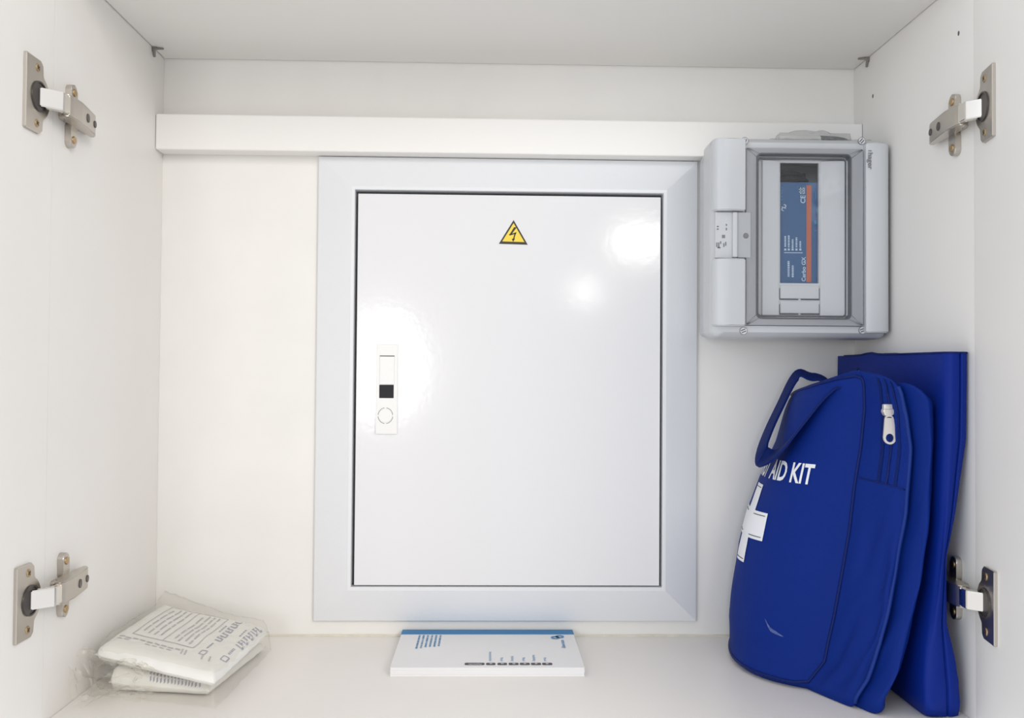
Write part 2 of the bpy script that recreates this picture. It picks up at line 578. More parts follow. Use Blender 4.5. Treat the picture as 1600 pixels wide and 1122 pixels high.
# latch: plate, press lever, black window, lock ring
hx0, hz1 = at(588.5, 537, YD)[0], at(588, 537, YD)[2]
hx1, hz0 = at(621, 678, YD)[0], at(621, 678, YD)[2]
bm = B()
ring(bm, rrect(hx0, hx1, hz0, hz1, 0.0012, 3), rrect(hx0 + 0.0008, hx1 - 0.0008, hz0 + 0.0008, hz1 - 0.0008, 0.0010, 3), XZ, YD + 0.0002, YD - 0.0026)
prism(bm, rrect(hx0 + 0.0006, hx1 - 0.0006, hz0 + 0.0006, hz1 - 0.0006, 0.0010, 3), XZ, YD + 0.0002, YD - 0.0021)
latch = obj('latch', bm, M_white_pl, panel, 40)
lx0, lx1 = hx0 + 0.0042, hx1 - 0.0042
lz1, lz0 = at(602, 556, YD)[2], at(602, 601, YD)[2]
bm = B(); box(bm, lx0, lx1, YD - 0.0033, YD - 0.0018, lz0, lz1 - 0.0008, 0.0006, 2)
lever = obj('press_lever', bm, M_white_pl, latch, 40)
bm = B(); box(bm, lx0, lx1, YD - 0.0024, YD - 0.0019, lz1 - 0.0009, lz1 + 0.0003)
obj('lever_slot', bm, M_dark, latch)
bz0 = at(602, 622, YD)[2]
bm = B(); box(bm, lx0 - 0.0002, lx1 - 0.0006, YD - 0.0026, YD - 0.0019, bz0, lz0 - 0.0003, 0.0003, 1)
obj('black_window', bm, M_black, latch, label='black square window of the latch')
kc = at(602.5, 649.5, YD)
bm = B()
for a0 in (15, 105, 195, 285):
    n = 8
    o_, i_ = [], []
    for k in range(n + 1):
        a = math.radians(a0 - 8 + 76 * k / n)
        o_.append((kc[0] + 0.0092 * math.cos(a), kc[2] + 0.0098 * math.sin(a)))
        i_.append((kc[0] + 0.0086 * math.cos(a), kc[2] + 0.0092 * math.sin(a)))
    prism(bm, o_ + i_[::-1], XZ, YD - 0.0019, YD - 0.0023)
obj('lock_groove', bm, M_greyink, latch)
bm = B(); prism(bm, circle(kc[0], kc[2], 0.0083, 28), XZ, YD - 0.0019, YD - 0.0025, 0.0003, 1)
obj('lock_disc', bm, M_white_pl, latch, 40)
# warning triangle with its bolt
ta, tb, tc_ = at(802.5, 344, YD), at(779.5, 381, YD), at(824.5, 382.5, YD)
cx, cz = (ta[0] + tb[0] + tc_[0]) / 3, (ta[2] + tb[2] + tc_[2]) / 3
tri = [(p[0], p[2]) for p in (ta, tb, tc_)]
sc = lambda k, dz=0: [(cx + (u - cx) * k, cz + (v - cz) * k + dz) for u, v in tri]
bm = B(); prism(bm, sc(1.0), XZ, YD + 0.0001, YD - 0.0004)
sticker = obj('warning_sticker', bm, M_ink, panel, label='black-edged yellow high voltage triangle')
bm = B(); prism(bm, sc(0.77, 0.0008), XZ, YD - 0.0004, YD - 0.00055)
obj('yellow_field', bm, M_yellow, sticker)
bm = B()
F = lambda u, v: Vector((cx + u * 1.25, YD - 0.00065, cz + 0.002 + v * 0.95))
k = 0.001
poly(bm, F, [(0.6 * k, 9.5 * k), (3.2 * k, 9.2 * k), (-1.0 * k, 1.6 * k), (-3.2 * k, 1.2 * k)])
poly(bm, F, [(-4.4 * k, -0.3 * k), (3.0 * k, 3.2 * k), (2.6 * k, 1.2 * k), (-3.6 * k, -1.4 * k)])
poly(bm, F, [(-3.2 * k, 1.2 * k), (-1.0 * k, 1.6 * k), (-1.2 * k, 0.4 * k), (-4.4 * k, -0.3 * k)])
poly(bm, F, [(2.9 * k, 3.0 * k), (1.0 * k, 1.0 * k), (-0.6 * k, -6.6 * k), (0.6 * k, -6.6 * k)])
poly(bm, F, [(-1.6 * k, -5.6 * k), (1.7 * k, -5.2 * k), (-0.3 * k, -9.4 * k)])
obj('lightning_bolt', bm, M_ink, sticker)

# ------------------------------------------------------------------ grey enclosure on the wall
EY = -0.112
ex0, ex1, ez0, ez1 = 0.6495, 0.8515, 0.3625, 0.5900
P = lambda px, py, y=EY: (at(px, py, y)[0], at(px, py, y)[2])
enc = thing('circuit_enclosure', 'light grey plastic enclosure with clear window on the back wall above the bag', 'enclosure', ((ex0 + ex1) / 2, 0, 0.370))
bm = B()
# tray: tapering walls, hollow
lp = []
for x0, x1, z0, z1, y in ((0.662, 0.845, 0.3705, 0.583, -0.0003), (0.655, 0.848, 0.3665, 0.5845, -0.0265), (0.6525, 0.8495, 0.3650, 0.588, -0.070), (0.656, 0.846, 0.369, 0.584, -0.070), (0.664, 0.842, 0.374, 0.580, -0.006)):
    lp.append([bm.verts.new((u, y, v)) for u, v in rrect(x0, x1, z0, z1, 0.006, 4)])
for p, q in zip(lp[:-1], lp[1:]):
    for i in range(len(p)):
        bm.faces.new((p[i], p[(i + 1) % len(p)], q[(i + 1) % len(q)], q[i]))
bm.faces.new(lp[-1]); bm.faces.new(lp[0][::-1])
obj('tray', bm, M_grey, enc, 40)
# cover rim: frame with soft outside edge
wx0, wz1 = P(1167, 229)
wx1, wz0 = P(1351, 510)
bm = B()
O = []
for d, y in ((0.0, -0.068), (0.0, -0.094), (0.002, -0.100), (0.0065, -0.1045)):
    O.append([bm.verts.new((u, y, v)) for u, v in rrect(ex0 + d, ex1 - d, ez0 + d, ez1 - d, 0.010, 5)])
for y in (-0.1045, -0.086):
    O.append([bm.verts.new((u, y, v)) for u, v in rrect(wx0, wx1, wz0, wz1, 0.0015, 5)])
O.append([bm.verts.new((u, -0.086, v)) for u, v in rrect(wx0 + 0.004, wx1 - 0.004, wz0 + 0.004, wz1 - 0.004, 0.0015, 5)])
O.append([bm.verts.new((u, -0.068, v)) for u, v in rrect(wx0 + 0.004, wx1 - 0.004, wz0 + 0.004, wz1 - 0.004, 0.0015, 5)])
for p, q in zip(O, O[1:] + O[:1]):
    for i in range(len(p)):
        bm.faces.new((p[i], p[(i + 1) % len(p)], q[(i + 1) % len(q)], q[i]))
obj('cover', bm, M_grey, enc, 40)


def grip(name, x0, x1, z0, z1, flip=False):
    """half-round rail on the cover: steep outside, flat towards the window"""
    prof = [(0, 0), (0.0003, 0.0035), (0.002, 0.0075), (0.006, 0.0105), (0.012, 0.0118), (0.020, 0.0118), (x1 - x0 - 0.001, 0.0100), (x1 - x0, 0.0090), (x1 - x0, 0)]
    bm = B()
    f = (lambda u, v, d: Vector((x1 - u, -0.1035 - v, d))) if flip else (lambda u, v, d: Vector((x0 + u, -0.1035 - v, d)))
    vs = prism(bm, prof, f, z0, z1)
    bmesh.ops.bevel(bm, geom=[e for fc in bm.faces if len(fc.verts) > 4 for e in fc.edges], offset=0.0012, segments=2, affect='EDGES')
    return obj(name, bm, M_grey, enc, 35)


gx1 = P(1165, 300)[0]
grip('upper_grip', ex0 + 0.001, gx1, P(1140, 329)[1], P(1140, 216)[1])
grip('lower_grip', ex0 + 0.001, gx1, P(1140, 509)[1], P(1140, 404)[1])
gx0 = P(1353, 300)[0]
rgrip = grip('right_grip', gx0, ex1 - 0.001, P(1370, 520)[1], P(1370, 224)[1], True)
# latch plate between the grips
bm = B(); box(bm, ex0 + 0.004, P(1146, 366)[0], -0.108, -0.1035, P(1140, 403)[1] + .0003, P(1140, 330)[1] - .0003, 0.0008, 2)
lat = obj('latch_plate', bm, M_grey, enc, 40)
bm = B(); box(bm, P(1145, 366)[0], P(1153, 366)[0], -0.1125, -0.1035, P(1140, 402)[1], P(1140, 331)[1], 0.0015, 3)
obj('latch_lip', bm, M_grey, enc, 40)
bm = B(); box(bm, P(1153, 366)[0] + .0002, P(1174, 366)[0], -0.110, -0.1046, P(1140, 402)[1], P(1140, 331)[1], 0.0006, 2)
tabp = obj('latch_tab', bm, mat('mid_grey_tab', (0.42, 0.43, 0.45), 0.35), enc, 40)
bm = B(); prism(bm, circle(*P(1166, 368), 0.0030, 16), XZ, -0.1098, -0.1112, 0.0006, 1)
obj('latch_stud', bm, M_greyink, tabp, 40)
bm = B()
FP = lambda y: (lambda u, v: Vector((u, y, v)))
for (px, py, w, h) in ((1120, 353, 3, 2), (1120, 357, 3, 2), (1119, 379, 2, 7), (1122, 379, 2, 8), (1125, 377, 2, 4), (1128, 367, 5, 5), (1134, 350, 2, 3), (1134, 356, 2, 4), (1130, 380, 2, 6), (1133, 378, 2, 6), (1121, 386, 5, 2)):
    a, b = P(px, py + h, -0.1083), P(px + w, py, -0.1083)
    quad(bm, FP(-0.1083), a[0], b[0], a[1], b[1])
PR = obj('rating_print', bm, M_greyink, lat, label='tiny grey rating print')
PR['kind'] = 'stuff'
# lettering on the right rail, reading downward
bm = B()
bx, bz = P(1356.5, 234, -0.1155)
add_text(bm, 'hager', lambda u, v: Vector((bx + v, -0.1156, bz - u - 0.0030)), 0.0053, True, 1.12)
quad(bm, FP(-0.1156), bx, bx + 0.0040, bz - 0.0016, bz - 0.0006)
obj('lettering', bm, M_greyink, rgrip, label='dark grey lettering hager')
# four cover screws
for px, py in ((1164, 220), (1347, 220), (1348, 516), (1162, 517)):
    c = P(px, py, -0.106)
    bm = B(); ring(bm, circle(*c, 0.0042, 18), circle(*c, 0.0033, 18), XZ, -0.1040, -0.1056)
    prism(bm, circle(*c, 0.0033, 18), XZ, -0.1040, -0.1050)
    s_ = obj('cover_screw', bm, M_grey2, enc, 40)
    bm = B()
    a = random.Random(int(px + py)).uniform(0.3, 1.2)
    for off in (-0.0012, 0.0012):
        d1, d2 = (math.cos(a), math.sin(a)), (-math.sin(a), math.cos(a))
        pts = [(c[0] + d1[0] * i + d2[0] * (off + j), c[1] + d1[1] * i + d2[1] * (off + j)) for i, j in ((-.0026, -.0005), (.0026, -.0005), (.0026, .0005), (-.0026, .0005))]
        prism(bm, pts, XZ, -0.1049, -0.1055)
    ring(bm, circle(*c, 0.0043, 18), circle(*c, 0.0039, 18), XZ, -0.1044, -0.1057)
    obj('screw_slot', bm, M_gask, s_)
# mask plate behind the window with a cut-out for the module
MY = -0.096
mx0, mz1 = P(1186, 241, MY)
mx1, mz0 = P(1331, 498, MY)
ox0, oz1 = P(1219, 254, MY)
ox1, oz0 = P(1279.5, 443, MY)
bm = B()
rc = lambda x0, x1, z0, z1: [(x0, z0), (x1, z0), (x1, z1), (x0, z1)]
ring(bm, rc(wx0 + .0042, wx1 - .0042, wz0 + .0042, wz1 - .0042), rc(ox0, ox1, oz0, oz1), XZ, MY + 0.004, MY)
obj('mask_plate', bm, M_grey2, enc)
# raised flanks of the mask
lz0, lz1 = P(1200, 493, MY)[1], P(1200, 251, MY)[1]
for nm, xa, xb, ya, yb in (('left_flank', P(1190, 300, MY)[0], ox0 - 0.0012, -0.0035, -0.0012), ('right_flank', ox1 + 0.0012, P(1325, 300, MY)[0], -0.0012, -0.0050)):
    bm = B()
    v = [bm.verts.new((x, MY + y, z)) for z in (lz0, lz1) for x, y in ((xa, -0.0001), (xb, -0.0001), (xb, yb), (xa, ya))]
    for f in ((0, 1, 2, 3), (7, 6, 5, 4), (0, 4, 5, 1), (1, 5, 6, 2), (2, 6, 7, 3), (3, 7, 4, 0)):
        bm.faces.new([v[i] for i in f])
    bmesh.ops.bevel(bm, geom=list(bm.edges), offset=0.0005, segments=1, affect='EDGES')
    obj(nm, bm, M_grey2, enc)
# two blanking strips under the cut-out
for a, b in ((446, 467), (471, 490)):
    x0, z1 = P(1219, a, MY)
    x1, z0 = P(1279, b, MY)
    bm = B(); box(bm, x0, x1, MY - 0.0016, MY + 0.0001, z0, z1, 0.0004, 1)
    bl = obj('blanking_strip', bm, M_grey2, enc)
    bm = B()
    xm = (x0 + x1) / 2
    for u0, u1 in ((x0 - 0.0008, xm - 0.0014), (xm + 0.0014, x1 + 0.0010)):
        box(bm, u0, u1, MY - 0.0007, MY + 0.0001, z0 - 0.0017, z0 - 0.0001)
    for u in (x0 - 0.0012, x1 + 0.0002):
        box(bm, u, u + 0.0008, MY - 0.0006, MY + 0.0001, z0, z1 - 0.003)
    obj('slit', bm, M_gask, bl)
# black slab at the back, its colour stands for the shade in the hollow
bm = B(); box(bm, ox0 - 0.012, ox1 + 0.012, -0.016, -0.0065, oz0 - 0.01, oz1 + 0.006)
obj('dark_backing', bm, M_modblk, enc, label='black slab painting the shade inside the enclosure')
# clear window lid and its dark gasket
gx0_, gz1_ = P(1183.5, 238)
gx1_, gz0_ = P(1332, 499)
bm = B()
ring(bm, rrect(wx0 + .0004, wx1 - .0004, wz0 + .0004, wz1 - .0004, 0.0015), rrect(gx0_, gx1_, gz0_, gz1_, 0.0055), XZ, -0.1035, -0.1090)
bmesh.ops.bevel(bm, geom=list(bm.edges), offset=0.0005, segments=1, affect='EDGES')
rim = obj('lid_rim', bm, M_lidf, enc, 40, 'frosty clear rim of the window lid')
bm = B()
ring(bm, rrect(gx0_, gx1_, gz0_, gz1_, 0.0055), rrect(gx0_ + .0012, gx1_ - .0012, gz0_ + .0012, gz1_ - .0012, 0.0045), XZ, -0.0985, -0.1094)
ring(bm, rrect(gx0_ + .0030, gx1_ - .0028, gz0_ + .0030, gz1_ - .0032, 0.0040), rrect(gx0_ + .0046, gx1_ - .0044, gz0_ + .0046, gz1_ - .0048, 0.0030), XZ, -0.0985, -0.1012)
obj('gasket', bm, M_gask, rim, label='dark rounded gasket of the window')
bm = B(); prism(bm, rrect(gx0_ + .0002, gx1_ - .0002, gz0_ + .0002, gz1_ - .0002, 0.0052), XZ, -0.1068, -0.1088, 0.0004, 1)
obj('window_pane', bm, M_lid, rim, label='clear plastic window')

# ------------------------------------------------------------------ blue control module inside the enclosure
MODY = -0.0905
bx0, bz1 = P(1213, 283.5, MODY)
bx1, bz0 = P(1285, 447, MODY)
ctrl = thing('control_module', 'blue control module with orange stripe behind the enclosure window', 'controller', ((bx0 + bx1) / 2, -0.016, bz0))
bm = B(); box(bm, bx0, bx1, MODY + 0.001, -0.0165, bz0, bz1, 0.002, 2)
obj('housing', bm, M_modblk, ctrl, 40, 'black housing')
bm = B(); box(bm, bx0 + 0.0006, bx1 - 0.0006, MODY, MODY + 0.0012, bz0 + 0.0006, bz1 - 0.0006, 0.0004, 1)
face = obj('face_label', bm, M_mod, ctrl, label='blue printed front of the module')
bm = B()
sx0, sz1 = P(1260, 289.5, MODY); sx1, sz0 = P(1267.5, 441, MODY)
box(bm, sx0, sx1, MODY - 0.0003, MODY + 0.0001, sz0, sz1)
obj('orange_stripe', bm, M_orange, face, label='orange stripe')
bm = B()
tx, tz = P(1258.5, 440, MODY)
add_text(bm, 'Cerbo GX', lambda u, v: Vector((tx - v, MODY - 0.0003, tz + u)), 0.0045, True)
obj('module_lettering', bm, M_lblue, face, label='pale lettering Cerbo GX')
bm = B()
tx2, tz2 = P(1258, 318, MODY)
add_text(bm, 'CE', lambda u, v: Vector((tx2 - v, MODY - 0.0003, tz2 + u)), 0.0054, True)
FM = lambda u, v: Vector((u, MODY - 0.0003, v))
for px, py, w, h in ((1248, 293, 9, 2.2), (1248, 297, 9, 2.2), (1248, 301, 9, 2.2), (1248, 293, 2, 10), (1252, 293, 2, 10), (1256, 293, 1.6, 10)):
    a, b = P(px, py + h, MODY), P(px + w, py, MODY); quad(bm, FM, a[0], b[0], a[1], b[1])
obj('conformity_mark', bm, M_lblue, face, label='pale CE mark')
bm = B()
rng = random.Random(5)
# five columns of small print, header bar, connection list
for i, px in enumerate((1225.5, 1231, 1237, 1243, 1249)):
    top = (369, 368, 374, 371, 377)[i]
    y_ = top
    while y_ < 386:
        h = rng.choice((1.2, 1.8, 2.4))
        a, b = P(px, y_ + h, MODY), P(px + 2.6, y_, MODY); quad(bm, FM, a[0], b[0], a[1], b[1]); y_ += h + 0.7
    a, b = P(px - .3, 391.5, MODY), P(px + 3.0, 388.5, MODY); quad(bm, FM, a[0], b[0], a[1], b[1])
a, b = P(1225, 395.4, MODY), P(1254, 394.6, MODY); quad(bm, FM, a[0], b[0], a[1], b[1])
for px, y0, y1 in ((1230.5, 408, 432), (1237, 415, 431)):
    y_ = y0
    while y_ < y1:
        h = rng.choice((1.4, 2.0, 2.6))
        a, b = P(px, y_ + h, MODY), P(px + 3.0, y_, MODY); quad(bm, FM, a[0], b[0], a[1], b[1]); y_ += h + 0.8
o = obj('small_print', bm, M_lblue, face, label='rows of tiny pale print'); o['kind'] = 'stuff'
bm = B()
# emblem, two broken loops, at the left of the face
for c_, s0 in (((1224.5, 322), 200), ((1224.5, 327), 20)):
    cc = P(*c_, MODY)
    o_, i_ = [], []
    for k in range(11):
        a = math.radians(s0 + 250 * k / 10)
        o_.append((cc[0] + 0.0030 * math.cos(a), cc[1] + 0.0022 * math.sin(a)))
        i_.append((cc[0] + 0.0019 * math.cos(a), cc[1] + 0.0012 * math.sin(a)))
    for k in range(10):
        poly(bm, FM, [o_[k], o_[k + 1], i_[k + 1], i_[k]])
o = obj('emblem', bm, M_lblue, face, label='pale two-loop emblem'); o['kind'] = 'stuff'
bm = B()
for px, py, w, h in ((1274, 300, 1, 12), (1275, 325, 1.5, 6), (1272, 345, 4, 5), (1272, 360, 5, 1)):
    a, b = P(px, py + h, MODY), P(px + w, py, MODY); quad(bm, FM, a[0], b[0], a[1], b[1])
for y0 in (292, 297, 301, 306, 311):
    a, b = P(1220.5, y0 + 2.2, MODY), P(1222.5, y0, MODY); quad(bm, FM, a[0], b[0], a[1], b[1])
o = obj('faint_print', bm, M_bluep, face); o['kind'] = 'stuff'
# black cable looping above the module
bm = B()
cz_ = bz1 + 0.0035
tube(bm, catmull([(bx0 + 0.0055, -0.03, cz_), (bx0 + 0.010, -0.066, cz_ + 0.002), ((bx0 + bx1) / 2, -0.072, cz_ + 0.0042), (bx1 - 0.010, -0.066, cz_ + 0.002), (bx1 - 0.0055, -0.03, cz_)], 8), 0.0028, 10)
tube(bm, catmull([(bx0 + 0.0055, -0.03, cz_ + 0.008), (bx0 + 0.012, -0.056, cz_ + 0.010), ((bx0 + bx1) / 2, -0.062, cz_ + 0.0125), (bx1 - 0.012, -0.056, cz_ + 0.010), (bx1 - 0.0055, -0.03, cz_ + 0.008)], 8), 0.0028, 10)
o = obj('cable', bm, M_black, ctrl, 60, 'black cables looping above the module')

# ------------------------------------------------------------------ rolled pouch with a tube on top of the enclosure
pz = ez1 + 0.0004
ty = -0.062
tube_r = 0.0066
a = at(1216, 214, ty); b_ = at(1280, 214, ty); c_ = at(1322, 216, ty)
tb_ = thing('marker_tube', 'white and dark grey tube lying on top of the grey enclosure', 'tube', (b_[0], ty, pz))
bm = B(); tube(bm, [(a[0], ty, pz + tube_r), (a[0] + .002, ty, pz + tube_r), (b_[0], ty, pz + tube_r)], tube_r, 18)
obj('white_barrel', bm, M_white_pl, tb_, 40)
bm = B(); tube(bm, [(b_[0] + .0002, ty, pz + tube_r), (b_[0] + .02, ty, pz + tube_r - .0003), (c_[0] - .004, ty, pz + tube_r - .001), (c_[0], ty, pz + tube_r - .002)], lambda t: tube_r * (1 - 0.25 * t), 18)
obj('dark_cap', bm, mat('slate_grey_cap', (0.09, 0.11, 0.115), 0.45), tb_, 40)
bm = B()
nu, nv = 60, 26
wx0_, wx1_ = at(1190, 214, ty)[0], at(1345, 214, ty)[0]
g = []
for j in range(nv + 1):
    row = []
    for i in range(nu + 1):
        s, t = i / nu, j / nv
        x = wx0_ + (wx1_ - wx0_) * s
        y = -0.094 + 0.058 * t
        mound = math.exp(-((t - 0.55) / 0.26) ** 2) * min(1, 3.2 * s, 2.6 * (1 - s))
        z = pz + 0.0004 + mound * (2 * tube_r + 0.0045) + mound * 0.006 * noise.noise(Vector((s * 7, t * 4, 2))) + 0.0012 * abs(noise.noise(Vector((s * 16, t * 10, 7))))
        if abs(y - ty) < tube_r + 0.002 and a[0] - .002 < x < c_[0] + .002:
            z = max(z, pz + 2 * tube_r + 0.0012)
        row.append(bm.verts.new((x, y, z)))
    g.append(row)
for j in range(nv):
    for i in range(nu):
        bm.faces.new((g[j][i], g[j][i + 1], g[j + 1][i + 1], g[j + 1][i]))
wrap = obj('plastic_wrap', bm, M_film2, None, 60)
wrap['label'] = 'crumpled clear plastic wrap over the tube on the enclosure'
wrap['category'] = 'plastic wrap'
sol = wrap.modifiers.new('thickness', 'SOLIDIFY'); sol.thickness = 0.00015

# ------------------------------------------------------------------ printed manual lying on the cabinet floor
BZ = 0.0095
q = [atz(627.5, 983.5, BZ), atz(893, 982.5, BZ), atz(914.5, 1043, BZ), atz(611.5, 1043.5, BZ)]
kx0, kx1 = (q[0][0] + q[3][0]) / 2, (q[1][0] + q[2][0]) / 2
ky1, ky0 = -0.0065, (q[2][1] + q[3][1]) / 2
ky0 = max(ky0, ky1 - 0.152)
book = thing('manual', 'white printed manual with blue spine band lying on the cabinet floor', 'booklet', ((kx0 + kx1) / 2, (ky0 + ky1) / 2, 0))
bm = B()
for i in range(7):
    r_ = random.Random(i)
    box(bm, kx0 + r_.uniform(0, .0006), kx1 - r_.uniform(0, .0006), ky0 + r_.uniform(0.0002, .0010), ky1 - 0.0004, 0.0005 + i * 0.00122, 0.0005 + (i + 1) * 0.00122 - 0.00008)
obj('pages', bm, M_paper, book)
bm = B(); box(bm, kx0, kx1, ky0, ky1, BZ - 0.0005, BZ, 0.0002, 1)
cover = obj('front_cover', bm, M_paper, book)
bm = B(); box(bm, kx0, kx1, ky0, ky1, 0.0001, 0.0005)
obj('back_cover', bm, M_paper, book)
bm = B()
ys = atz(760, 991.5, BZ)[1]
box(bm, kx0 - .0002, kx1 + .0002, ys, ky1 + 0.0003, BZ - 0.0006, BZ + 0.0002)
box(bm, kx0 - .0002, kx1 + .0002, ky1 - 0.0002, ky1 + 0.0004, 0.0001, BZ + 0.0002)
obj('spine_band', bm, M_cyan, book, label='blue band along the spine')
FB = lambda u, v: Vector((u, v, BZ + 0.0003))
bm = B()
for x0, x1 in ((726, 757), (759.5, 774), (777.5, 792), (795, 810), (812.5, 827.5), (830, 845), (847.5, 862.5)):
    a, b = atz(x0, 1039.5, BZ), atz(x1, 1036, BZ)
    vs = [bm.verts.new(FB(u, v)) for u, v in rrect(a[0], b[0], a[1], b[1], 0.0015, 3)]
    bm.faces.new(vs)
tabs = obj('tab_print', bm, M_tab, book, label='row of dark language tabs')
bm = B()
FB2 = lambda u, v: Vector((u, v, BZ + 0.0005))
for px, s in ((742, 'Appendix'), (767, 'SE'), (785, 'ES'), (803, 'DE'), (820, 'FR'), (838, 'NL'), (855, 'EN')):
    c = atz(px, 1037.7, BZ)
    add_text(bm, s, lambda u, v: Vector((c[0] - 0.0013 + v, c[1] - u, BZ + 0.0005)) if s != 'Appendix' else Vector((c[0] - u, c[1] - v - 0.0009, BZ + 0.0005)), 0.0026, True, align='C')
obj('tab_lettering', bm, M_paper, tabs)
bm = B()
for px, s in ((766, 'Användarhandbok'), (784, 'Manual'), (801, 'Anleitung'), (818.5, 'Manuel'), (835, 'Handleiding'), (852, 'Manual')):
    c = atz(px, 1033.5, BZ)
    bm = B()
    add_text(bm, s, lambda u, v: Vector((c[0] - 0.0013 + v, c[1] - u, BZ + 0.0004)), 0.0033, False, 1.0, 'R')
    obj('language_line', bm, M_bluep, cover)
bm = B()
# logo: two crossing loops and the name
c = atz(871, 996, BZ)
n = 40
for ph, sgn in ((0, 1), (math.pi, -1)):
    o_, i_ = [], []
    for k in range(n + 1):
        a = 2 * math.pi * k / n
        rx = 0.0052
        o_.append((c[0] + sgn * 0.0028 + rx * math.cos(a), c[1] + sgn * 0.0020 + 0.0062 * math.sin(a)))
        i_.append((c[0] + sgn * 0.0028 + rx * 0.40 * math.cos(a), c[1] + sgn * 0.0020 + 0.0062 * .40 * math.sin(a)))
    for k in range(n):
        poly(bm, FB2, [o_[k], o_[k + 1], i_[k + 1], i_[k]])
obj('emblem', bm, M_bluep, cover, label='blue two-loop emblem')
bm = B()
c = atz(876.5, 1000.5, BZ)
add_text(bm, 'victron energy', lambda u, v: Vector((c[0] + v, c[1] - u, BZ + 0.0004)), 0.0044, True, 0.86)
obj('name_lettering', bm, M_bluep, cover, label='blue lettering victron energy')
# small type in six lines at the far left, too small to read
rng = random.Random(11)
for k, px in enumerate((656, 662.5, 669, 675.5, 682, 688.5)):
    c = atz(px, 993, BZ)
    bm = B()
    v = c[1]
    end = v - 0.053 + 0.003 * k * 0.6
    w_ = 0.0022
    while v > end:
        h = rng.choice((0.0012, 0.0018, 0.0026))
        quad(bm, FB2, c[0] - w_ / 2, c[0] + w_ / 2, v - h, v)
        v -= h + rng.choice((0.0006, 0.0009, 0.0022))
    o = obj('type_line', bm, M_bluep, cover); o['kind'] = 'stuff'

# ------------------------------------------------------------------ flat blue case standing against the right wall
case_z = [0.0, 0.012, 0.035, 0.065, 0.088, 0.12, 0.150, 0.19, 0.26, 0.315, 0.345]
case_xl = [0.8130, 0.8085, 0.8075, 0.8110, 0.8150, 0.8200, 0.8235, 0.8265, 0.8290, 0.8295, 0.8300]
case_xr = [0.8470, 0.8455, 0.8440, 0.8385, 0.8340, 0.8338, 0.8340, 0.8420, 0.8520, 0.8530, 0.8530]
case_yf = [-0.274, -0.2815, -0.281, -0.2795, -0.278, -0.2775, -0.2775, -0.278, -0.279, -0.279, -0.279]
case_xb = [0.8180, 0.8170, 0.8170, 0.8185, 0.8205, 0.8230, 0.8255, 0.8280, 0.8300, 0.8305, 0.8310]


def case_ring(z):
    f = lambda a: float(np.interp(z, case_z, a))
    xl, xr, yf, xb = f(case_xl), f(case_xr), f(case_yf), f(case_xb)
    w = xr - xl
    pts = [(xb, -0.006), (xb - 0.0002, -0.05), (xb * .6 + xl * .4 - 0.0004, -0.11), (xl * .8 + xb * .2 - 0.0003, -0.18), (xl, yf + 0.035), (xl + 0.0005, yf + 0.010), (xl + 0.003, yf + 0.0025), (xl + w * 0.30, yf), (xl + w * 0.55, yf + 0.0008), (xl + w * 0.62, yf + 0.0030), (xl + w * 0.68, yf + 0.0008), (xr - 0.004, yf + 0.0020), (xr - 0.0008, yf + 0.007), (xr, yf + 0.04), (xr, -0.12), (xr, -0.006)]
    return pts


case = thing('document_case', 'flat blue soft case standing against the right wall behind the bag', 'case', (0.835, -0.13, 0))
bm = B()
rows = []
nr = 70
for j in range(nr + 1):
    z = 0.0006 + (0.3455 - 0.0006) * j / nr
    ring_ = catmull(case_ring(z), 4)
    row = []
    for i, p in enumerate(ring_):
        x, y = p
        k = noise.noise(Vector((x * 30, y * 14, z * 9))) * 0.0016
        low = max(0, 1 - z / 0.10)
        if y < -0.2:
            y += k * 1.2 + low * 0.003 * noise.noise(Vector((x * 60, 3, z * 40)))
        if x < 0.84:
            x += 0.5 * k
        x = min(x, W - 0.0006)
        zz = z
        if j == nr:
            zz += 0.0025 * math.exp(-((y + 0.105) / 0.02) ** 2) + 0.0115 * y
        row.append(bm.verts.new((x, y, zz)))
    rows.append(row)
case_rim = [v.co.copy() for v in rows[-1]]
case_rim = case_rim[2:]
for j in range(nr):
    m = len(rows[0])
    for i in range(m):
        bm.faces.new((rows[j][i], rows[j][(i + 1) % m], rows[j + 1][(i + 1) % m], rows[j + 1][i]))
bm.faces.new(rows[-1]); bm.faces.new(rows[0][::-1])
obj('shell', bm, M_cloth2, case, 60)
bm = B()
tube(bm, [Vector(v) for v in case_rim], 0.0011, 6)
obj('edge_binding', bm, M_pipe, case, 60, 'dark bound top edge')

# ------------------------------------------------------------------ first aid bag
zx = lambda L, y: tuple(np.array(sorted([(at(px, py, y)[2], at(px, py, y)[0]) for px, py in L])).T)
SEAM_Y, SIL_Y, RID_Y, RIG_Y = -0.200, -0.055, -0.2500, -0.2690
seamZX = zx([(1346, 575), (1353, 600), (1354, 640), (1348, 700), (1338, 760), (1330, 830), (1318, 900), (1305, 970), (1290, 1035), (1262, 1068)], SEAM_Y)
silZX = zx([(1140, 985), (1139, 960), (1146, 900), (1154, 850), (1167, 800), (1189, 745), (1212, 690), (1227, 640), (1242, 603)], SIL_Y)
ridZX = zx([(1402, 594), (1415, 650), (1421, 700), (1413, 800), (1397, 900), (1373, 1000), (1352, 1060), (1335, 1090)], RID_Y)
rigZX = zx([(1455, 605), (1474, 640), (1476, 700), (1466, 800), (1441, 950), (1417, 1050), (1392, 1092)], RIG_Y)
NA0, NA, NB, NC = 10, 46, 44, 22


